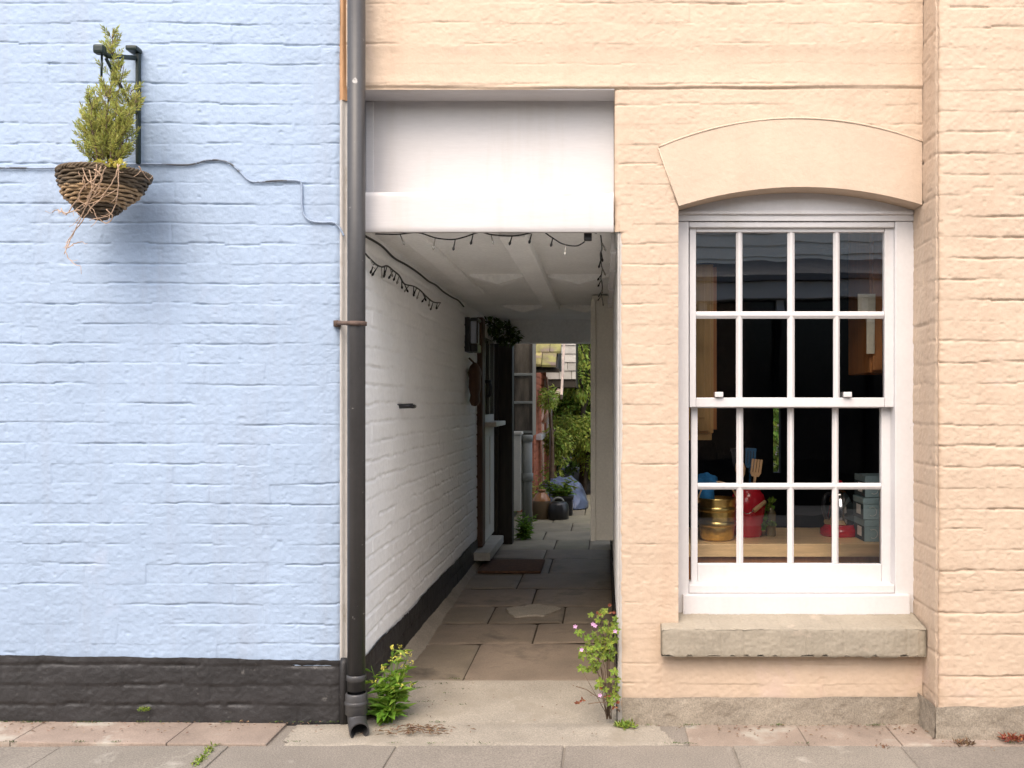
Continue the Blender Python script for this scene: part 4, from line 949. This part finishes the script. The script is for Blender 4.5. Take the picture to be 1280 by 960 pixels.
# three card boxes
for k, lab in enumerate(('grey blue card box, lowest of the stack on the worktop', 'grey blue card box in the middle of the stack on the worktop', 'grey blue card box, topmost of the stack on the worktop')):
    z0 = ZT + k * .0935; o = thing('card_box', lab, 'box', (1.18, .53, z0), 'grey boxes stacked on the worktop')
    dx = (0, -.004, .003)[k]
    g = MB(); g.box((1.1 + dx, .452, z0 + .001), (1.262 + dx, .62, z0 + .066), bevel=.002); g.build('box_body', BOXF, o)
    g = MB(); g.box((1.0985 + dx, .4505, z0 + .0665), (1.2635 + dx, .6215, z0 + .092), bevel=.002); g.build('lid', BOXF, o)
    g = MB(); g.box((1.0975 + dx, .4545, z0 + .003), (1.0995 + dx, .618, z0 + .065)); g.build('side_panel', BOXD, o)
    g = MB(); g.box((1.0962 + dx, .49, z0 + .02), (1.0973 + dx, .555, z0 + .06)); g.build('side_label', WHITECARD, o)
    g = MB(); xm = 1.137 + dx; zm = z0 + .035
    pa = [Vector((xm + .017 * math.cos(a), .4503, zm + .019 * math.sin(a))) for a in np.linspace(-2.2, 2.2, 20)]
    g.tube(pa + [Vector((xm - .012, .4503, zm + .019))], .0011, 5); g.build('emblem', WHITECARD, o)
# cabinets and papers on the room walls
WC = thing('wall_cabinet', 'honey coloured wooden wall cabinet at the window edge', 'cabinet', (.37, .6, 1.4))
g = MB(); g.box((.252, .52, 1.075), (.47, 1.0, 1.80), bevel=.004); g.box((.252, .515, 1.045), (.462, 1.0, 1.0745), bevel=.003); g.build('carcass', OAKC, WC)
g = MB(); g.box((.252, .498, 1.085), (.455, .519, 1.795), bevel=.004); g.box((.27, .490, 1.14), (.43, .4978, 1.74), bevel=.004); g.build('cabinet_door', OAKC, WC)
g = MB(); g.box((.4702, .53, 1.09), (.485, .96, 1.79), bevel=.003); g.build('side_panel', REDW, WC)
WC = thing('wall_cabinet', 'reddish wooden wall cabinet partly hidden behind the window stile', 'cabinet', (1.3, .6, 1.6))
g = MB(); g.box((1.145, .54, 1.335), (1.6, .9, 2.05), bevel=.004); g.build('carcass', REDW, WC)
g = MB(); g.box((1.155, .518, 1.345), (1.59, .539, 2.04), bevel=.004); g.build('cabinet_door', REDW, WC)
for lab, px0, px1, py0, py1 in (('cream paper note pinned to the cabinet, upper wide one', 1073, 1095, 367, 389), ('narrow cream paper note hanging below the wide one', 1084, 1094, 390, 442)):
    a, b = P(px0, py1, .50), P(px1, py0, .50); g = MB(); g.box((a.x, .508, a.z), (b.x, .512, b.z)); tag(g.build('paper_note', PAPER, off=a), lab, 'note', 'paper notes on the cabinet')

# ================================================================== BACK GARDEN
def scatter(mb, clumps, n, L, W_, rg):
    tot = sum(c[3] ** 2 for c in clumps)
    for cx, cy, cz, r in clumps:
        for _ in range(int(n * r * r / tot)):
            while True:
                q = Vector((rg.uniform(-1, 1), rg.uniform(-1, 1), rg.uniform(-1, 1)))
                if .25 < q.length < 1: break
            q = q.normalized() * q.length ** .5 * r * rg.uniform(.7, 1.1)
            d = (q.normalized() + Vector((rg.uniform(-1, 1), rg.uniform(-1, 1), rg.uniform(-1, .4)))).normalized()
            mb.leaf(Vector((cx, cy, cz)) + q, d, Vector((rg.uniform(-.6, .6), rg.uniform(-.6, .6), 1)), L * rg.uniform(.6, 1.3), W_ * rg.uniform(.7, 1.2), .2)
def tree(name, label, base, trunk, clumps, n, L, W_, m, seed, tm=DARKBARK, r=.05):
    rg = random.Random(seed); o = thing(name, label, 'tree' if 'tree' in name else 'shrub', base, 'trees and shrubs in the back garden')
    g = MB(); tp = smooth_path([Vector(q) for q in trunk], 6); g.tube(tp, [r * (1 - .6 * i / len(tp)) for i in range(len(tp))], 8)
    for c in clumps[:10]:
        q = tp[rg.randrange(len(tp) // 2, len(tp))]; cc = Vector(c[:3]); mid = q.lerp(cc, .5) + Vector((0, 0, .1)); g.tube(smooth_path([q, mid, cc], 4), [r * .35 * (1 - .08 * i) for i in range(9)], 6)
    g.build('trunk', tm, o)
    g = MB(); scatter(g, clumps, n, L, W_, rg); g.build('crown', m, o); return o
rg = random.Random(21)
cl_ = [(-.35 + rg.uniform(-.5, .6), 9.6 + rg.uniform(-.5, .5), 1.2 + rg.uniform(-.6, .9), rg.uniform(.25, .5)) for _ in range(26)]
p1 = [P(718, 600, 5.6), P(715, 560, 5.6), P(717, 530, 5.6), P(722, 505, 5.6), P(733, 485, 5.6), P(745, 470, 5.6), P(752, 430, 5.6)]
tree('garden_tree', 'slender dark trunked tree leaning across the garden opening', (p1[0].x, 9.2, .03), [(p1[0].x, 9.2, .03)] + [(q.x, 9.2 , q.z) for q in p1], [(x, y - .5, z + .9, r * .8) for x, y, z, r in cl_[:14]], 5200, .075, .04, LEAFL, 1, r=.045)
tree('bushy_tree', 'dense mid green tree filling the end of the garden', (-.3, 11.2, .03), [(-.3, 11.2, .03), (-.25, 11.2, .9), (-.3, 11.1, 1.5), (-.2, 11.2, 2.1)], [(-.4 + rg.uniform(-1.2, 1.4), 10.9 + rg.uniform(-.7, .7), .4 + rg.uniform(0, 1.9), rg.uniform(.35, .6)) for _ in range(40)], 15000, .085, .05, LEAFM, 2, r=.09)
tree('dark_tree', 'dark leaved tree behind the other garden trees', (.9, 13, .03), [(.9, 13, .03), (.8, 13, 1.5), (.9, 13, 2.4)], [(.3 + rg.uniform(-2.6, 2.6), 13 + rg.uniform(-.6, .6), rg.uniform(.3, 2.5), rg.uniform(.5, .8)) for _ in range(40)], 14000, .12, .07, LEAFD, 3, r=.12)
tree('low_shrub', 'low pale green shrub below the dark trunked tree', (-.25, 8.9, .03), [(-.25, 8.9, .03), (-.22, 8.9, .5), (-.2, 8.9, .9)], [(-.15 + rg.uniform(-.45, .6), 8.9 + rg.uniform(-.3, .3), .25 + rg.uniform(0, .9), rg.uniform(.15, .3)) for _ in range(16)], 5000, .06, .03, LEAFL, 4, r=.03)
tree('leafy_shrub', 'tall green shrub beside the garden path behind the peach house', (1.6, 7.6, .03), [(1.6, 7.6, .03), (1.6, 7.6, .7), (1.55, 7.6, 1.4)], [(1.5 + rg.uniform(-.9, .9), 7.4 + rg.uniform(-.9, .9), rg.uniform(.3, 2.0), rg.uniform(.3, .5)) for _ in range(22)], 6000, .09, .05, LEAFM, 5, r=.05)
# cottage at the end of the garden, left
CT = thing('garden_cottage', 'red brick cottage with pale porch timbers beyond the passage', 'cottage', (-1.2, 8, 0))
core = MB(); core.box((-3.0, 6.72, -.1), (-.765, 11.5, 1.9))
relief('brick_wall', (-.75, 0, 0), (0, 1, 0), (0, 0, 1), (1, 0, 0), span([6.7, 11.5], .012), span([-.05, 1.9], .010), brick_h(61, depth=.010, full=.1, vert=.9), BRICKR, CT, core=core)
MB().box((-2.6, 6.66, 0), (-.752, 6.72, 1.9)).build('end_wall', BRICKR, CT)
g = MB(); g.box((-.76, 8.9, .62), (-.70, 9.9, .68), bevel=.006); g.box((-.76, 8.95, .68), (-.725, 9.03, 1.5), bevel=.005); g.box((-.76, 9.77, .68), (-.725, 9.85, 1.5), bevel=.005); g.box((-.76, 9.35, .68), (-.73, 9.42, 1.5), bevel=.005); wf = g.build('window', WOODW, CT)
MB().box((-.757, 9.03, .68), (-.742, 9.77, 1.48)).build('pane', SHOPG, wf)
MB().box((-.76, 7.0, .80), (-.69, 7.75, .86), bevel=.006).build('sill', WOODW, CT)
def tiles(name, x0, x1, y0, z0, x2, y2, z2, m, nr, nc, parent):
    g = MB(); rgt = random.Random(int(z0 * 100))
    for r_ in range(nr):
        for c_ in range(nc):
            t0_, t1_ = r_ / nr, (r_ + 1.12) / nr; xa = x0 + (x1 - x0) * (c_ + (r_ % 2) * .5 - .25) / nc; xb = xa + (x1 - x0) / nc - .006
            xa = max(xa, x0); xb = min(xb, x1)
            if xb - xa < .02: continue
            dz = rgt.uniform(0, .008)
            pa = Vector((0, y0 + (y2 - y0) * t0_, z0 + (z2 - z0) * t0_ + dz)); pb = Vector((0, y0 + (y2 - y0) * t1_, z0 + (z2 - z0) * t1_ - .018 + dz))
            vs = [(xa, pa.y, pa.z), (xb, pa.y, pa.z), (xb, pb.y, pb.z), (xa, pb.y, pb.z), (xa, pa.y - .004, pa.z + .022), (xb, pa.y - .004, pa.z + .022), (xb, pb.y - .004, pb.z + .02), (xa, pb.y - .004, pb.z + .02)]
            g.add(vs, [(0,3,2,1),(4,5,6,7),(0,1,5,4),(1,2,6,5),(2,3,7,6),(3,0,4,7)])
    return g.build(name, m, parent)
a, b = P(666, 462, 4.6), P(697, 428, 4.6)
ra = P(664, 461, 5.4); rb_ = P(697, 400, 5.4)
tiles('mossy_roof', -1.6, rb_.x, 5.9, P(0, 459, 5.9).z, 0, 6.9, P(0, 459, 5.9).z + .85, MOSS, 6, 8, CT)
g = MB(); rr = P(0, 459, 5.9).z; g.box((-1.6, 5.94, rr - .05), (rb_.x - .01, 6.0, rr - .012)); g.prism([(5.95, rr - .01), (6.9, rr + .80), (6.9, rr - .01)], 'x', -1.55, rb_.x - .03); g.build('eaves', DARKW, CT)
g = MB(); g.box((rb_.x - .002, 5.9, rr - .0), (rb_.x + .02, 6.9, rr + .06), rot=Matrix.Rotation(math.atan2(.85, 1.0), 3, 'X')); g.build('bargeboard', PALEW, CT)
# shingled porch gable
yq = 7.9; xa, xb = P(693, 0, yq).x, P(720, 0, yq).x; zb0, zb1, zt_ = P(0, 484, yq).z, P(0, 474, yq).z, P(0, 400, yq).z
g = MB(); rows_n = 7; rgt = random.Random(2)
for r_ in range(rows_n):
    zz0 = zb1 + (zt_ - zb1) * r_ / rows_n; zz1 = zz0 + (zt_ - zb1) / rows_n + .015
    xs_ = [xa - (.1 if r_ == 0 else 0)]; off_ = rgt.uniform(.1, .16)
    while xs_[-1] + off_ < xb - .04: xs_.append(xs_[-1] + off_); off_ = .15
    xs_.append(xb)
    for u0, u1 in zip(xs_[:-1], xs_[1:]):
        t = Matrix.Rotation(-.12, 3, 'X'); g.box((u0 + .003, yq - .012, zz0), (u1 - .003, yq + .002, zz1), rot=t)
g.build('shingle_gable', SHINGLE, CT)
g = MB(); g.box((xa - .12, yq + .003, zb0), (xb, yq + 1.2, zb1 - .002)); g.box((xa, yq + .02, zb1), (xb - .005, yq + 1.2, zt_)); g.build('porch_body', DARKW, CT)
g = MB(); p0_, p1_ = P(677, 572, yq), P(677, 492, yq); g.box((p0_.x - .025, yq + .05, p0_.z - .5), (p1_.x + .022, yq + .11, p1_.z), bevel=.006); g.build('post', PALEW, CT)
g = MB(); q0, q1 = P(679, 528, yq), P(699, 486, yq); g.tube([(q0.x, yq + .06, q0.z), (q0.x + .08, yq + .05, q0.z + .16), (q1.x, yq + .04, q1.z)], .026, 8); g.build('brace', PALEW, CT)
tt = P(698, 590, 7.2); tree('climbing_shrub', 'light green climber against the cottage porch', (tt.x - .1, 7.4, .05), [(tt.x - .1, 7.4, .05), (tt.x - .08, 7.4, .7), (tt.x - .15, 7.5, 1.5)],
     [(-.66 + rg.uniform(-.03, .1), 7.1 + rg.uniform(-.2, .4), 1.22 + rg.uniform(-.05, .22), .1) for _ in range(5)] + [(-.55 + rg.uniform(-.08, .12), 7.6, .65 + rg.uniform(-.25, .25), .12) for _ in range(8)], 1300, .055, .03, LEAFL, 6, tm=BARK, r=.03)
# glazed lean-to, downpipe, meter panel at the left of the garden opening
GS = thing('glazed_screen', 'grimy glazed screen with white bars left of the garden opening', 'glazed screen', (-.75, 5.2, .9))
x0, x1 = P(640, 0, 5.2).x, P(666, 0, 5.2).x
g = MB(); g.box((x0 + .005, 5.205, .90), (x1 - .005, 5.215, 1.76)); g.build('pane', GREYG, GS)
MB().box((x0, 5.24, .9), (x1 - .02, 5.9, 1.8)).build('back_board', GREYB, GS)
for py in (468, 503, 540):
    z = P(0, py, 5.2).z; MB().box((x0, 5.188, z - .012), (x1, 5.204, z + .012), bevel=.003).build('bar', GREYP, GS)
g = MB(); 
for x in (x0, x1 - .03): g.box((x, 5.19, .88), (x + .028, 5.2035, 1.78), bevel=.003)
g.build('frame', DARKW, GS)
g = MB(); xx = P(659, 0, 5.1).x; g.tube([(xx, 5.1, .92), (xx, 5.1, .03)], .046, 16); g.lathe([(.047, 0), (.055, .004), (.055, .07), (.047, .075)], (xx, 5.1, .5), 16); g.lathe([(.047, 0), (.053, .004), (.053, .05), (.047, .055)], (xx, 5.1, .86), 16); tag(g.build('garden_downpipe', GREYP, off=(xx, 5.1, 0)), 'grey green soil pipe below the glazed screen', 'drainpipe')
MT = thing('meter_cabinet', 'narrow pale meter cabinet beside the grey green pipe', 'cabinet', (-.8, 5.05, .5))
g = MB(); xm0, xm1 = P(641, 0, 5.0).x, P(651, 0, 5.0).x; g.box((xm0, 5.0, .24), (xm1, 5.15, .92), bevel=.006); g.build('casing', CREAM, MT); MB().box((xm0 - .01, 4.985, .925), (xm1 + .01, 5.16, .95), bevel=.004).build('lid', CREAM, MT)
# dark ivy bunch at the ceiling corner
g = MB(); scatter(g, [(-.80, 4.05, 1.77, .08), (-.86, 3.8, 1.80, .06), (-.72, 4.06, 1.74, .05)], 420, .05, .02, random.Random(3)); tag(g.build('hanging_ivy', LEAFD, off=(-.8, 4, 1.75)), 'dark bunch of dry ivy hanging in the ceiling corner by the post', 'ivy')
# things on the garden path
JA = thing('stoneware_jar', 'brown stoneware jar with glazed shoulder on the garden path', 'jar', (-.60, 6.05, .05)); cj = (P(677, 0, 6.05).x, 6.05, .04)
sc = 1 / (1200 / 9.65)
cyl(STONEU, JA, 'jar_body', [(0, .0), (.085, .0), (.09, .01), (.092, .17), (.09, .19)], cj); cyl(STONEW, JA, 'jar_shoulder', [(.0905, .19), (.086, .205), (.06, .25), (.038, .27), (.036, .285), (.044, .288), (.044, .30), (.0, .302)], cj)
BK = thing('black_bucket', 'black plastic bucket with a handle next to the stoneware jar', 'bucket', (P(698, 0, 6.0).x, 6.0, .05)); ckb = (P(698, 0, 6.0).x, 6.0, .04)
cyl(BLACKPL, BK, 'bucket_body', [(0, 0), (.085, 0), (.10, .01), (.108, .10), (.098, .155), (.08, .18), (.0, .185)], ckb)
MB().tube([(ckb[0] + .055 * math.cos(a), ckb[1] - .03, ckb[2] + .175 + .05 * math.sin(a)) for a in np.linspace(.2, 2.94, 14)], .010, 8).build('handle', GREYP, BK)
TP = thing('black_planter', 'square black planter just behind the bucket', 'planter', (P(708, 0, 6.3).x, 6.3, .05)); ct = P(706, 0, 6.3).x
g = MB(); g.box((ct - .10, 6.22, .04), (ct + .08, 6.42, .24), bevel=.02); g.box((ct - .11, 6.21, .22), (ct + .09, 6.43, .25), bevel=.008); g.build('planter_body', BLACKPL, TP)
weed('potted_plant', 'green leafy plant with a cane in front of the blue cover', 'plant', (P(702, 0, 6.35).x, 6.35, .2), 26, .10, LEAFM, 31, .18, None, None, .24, .5, (-.10, -.1), 11)
weed('small_potted_plant', 'pale green low plant above the stoneware jar by the brick wall', 'plant', (P(675, 0, 6.5).x, 6.5, .15), 12, .08, LEAFL, 33, .12, None, None, .34, .45, (0, 0), 9)
g = MB(); kx = P(687, 0, 6.4).x; g.tube([(kx, 6.4, .2), (kx + .004, 6.4, .95)], .006, 6); tag(g.build('garden_cane', DARKW, off=(kx, 6.4, .2)), 'thin dark garden cane standing among the potted leaves', 'cane')
weed('path_weed', 'clump of green weed at the foot of the dark post in the passage', 'weed', (P(655, 0, 4.55).x, 4.55, .05), 26, .07, LEAFG, 35, .12, None, None, .24, .5, (0, 0), 10)
# tarpaulin covered shape (lumpy cloth surface)
tc_ = P(708, 622, 7.0)
hp_ = []
for px, py, y in ((671, 614, 7.0), (674, 604, 7.2), (684, 600, 6.95), (696, 594, 7.1), (714, 593, 7.2), (727, 604, 6.9), (729, 606, 7.5), (737, 630, 6.95), (736, 632, 7.6), (733, 650, 6.85), (735, 652, 7.6), (724, 656, 6.75), (690, 657, 6.8), (672, 640, 6.9), (671, 654, 7.5), (700, 640, 6.72), (713, 612, 6.78), (690, 612, 6.82)):
    q = P(px, py, y); q.z = max(q.z, .045); hp_.append(q)
bm = bmesh.new()
for q in hp_: bm.verts.new(q)
res = bmesh.ops.convex_hull(bm, input=list(bm.verts))
for q in [q for q in bm.verts if not q.link_faces]: bm.verts.remove(q)
bmesh.ops.triangulate(bm, faces=list(bm.faces))
for it in range(4):
    bmesh.ops.subdivide_edges(bm, edges=list(bm.edges), cuts=1, use_grid_fill=True)
    if it > 1: bmesh.ops.smooth_vert(bm, verts=list(bm.verts), factor=.35, use_axis_x=True, use_axis_y=True, use_axis_z=True)
bm.normal_update()
for q in bm.verts:
    x, y, z = q.co
    w_ = math.sin(x * 26 + z * 17 + 3 * math.sin(z * 9 + y * 5)); f_ = -abs(w_) ** .6 * .022 + .030 * (float(fbm(np.array(x * 7 + 5), np.array(z * 6 + y * 4), 6, 4)) - .5)
    q.co += q.normal * f_
bm.verts.index_update(); g = MB(); g.add([q.co.copy() for q in bm.verts], [[q.index for q in f.verts] for f in bm.faces], True); bm.free()
tag(g.build('tarpaulin_cover', TARP, off=(tc_.x, 7.0, .05)), 'blue tarpaulin draped over a bulky shape in the garden', 'tarpaulin')

# ================================================================== HOUSE ACROSS THE STREET (seen in the panes)
SH = thing('shop_building', 'white boarded building with dark shop windows, reflected in the upper panes', 'building', (.6, -7.4, 0))
g = MB(); yo = -7.2
g.box((-6, yo - 2, -.1), (8, yo - .02, 3.3)); 
for k in range(7):
    z = 2.42 + k * .135; g.prism([(yo - .019, z), (yo + .018, z), (yo + .004, z + .133), (yo - .019, z + .133)], 'x', -6, 8)
g.build('boarded_wall', BOARDW, SH)
g = MB(); g.prism([(yo - .018, 2.92), (yo + .12, 2.86), (yo + .55, 2.66), (yo + .55, 2.60), (yo - .018, 2.60)], 'x', -1.2, 4.6); g.build('bay_roof', LEAD, SH)
g = MB(); g.box((-1.0, yo + .021, 2.40), (4.4, yo + .50, 2.598), bevel=.01)
for x in (-.9, .1, 1.0, 1.9, 2.9, 4.2): g.box((x, yo + .30, 2.18), (x + .08, yo + .42, 2.40), bevel=.006)
g.build('shop_front', SHOPW, SH)
g = MB(); g.box((-1.0, yo + .1, .0), (4.4, yo + .42, .5))
for x in (-.9, .1, 1.0, 1.9, 2.9, 4.2): g.box((x, yo + .30, .5), (x + .06, yo + .40, 2.178))
g.build('dark_frame', SHOPD, SH)
MB().box((-.95, yo + .15, .5), (4.35, yo + .30, 2.395)).build('shop_window', SHOPG, SH)
MB().box((-5.6, yo + .021, .0), (-1.6, yo + .1, 2.35)).build('dark_shutter', LEAD, SH)
g = MB(); g.box((-14, -7.15, -.15), (14, -6.0, -.01)); struct(g.build('far_pavement', SLAB))
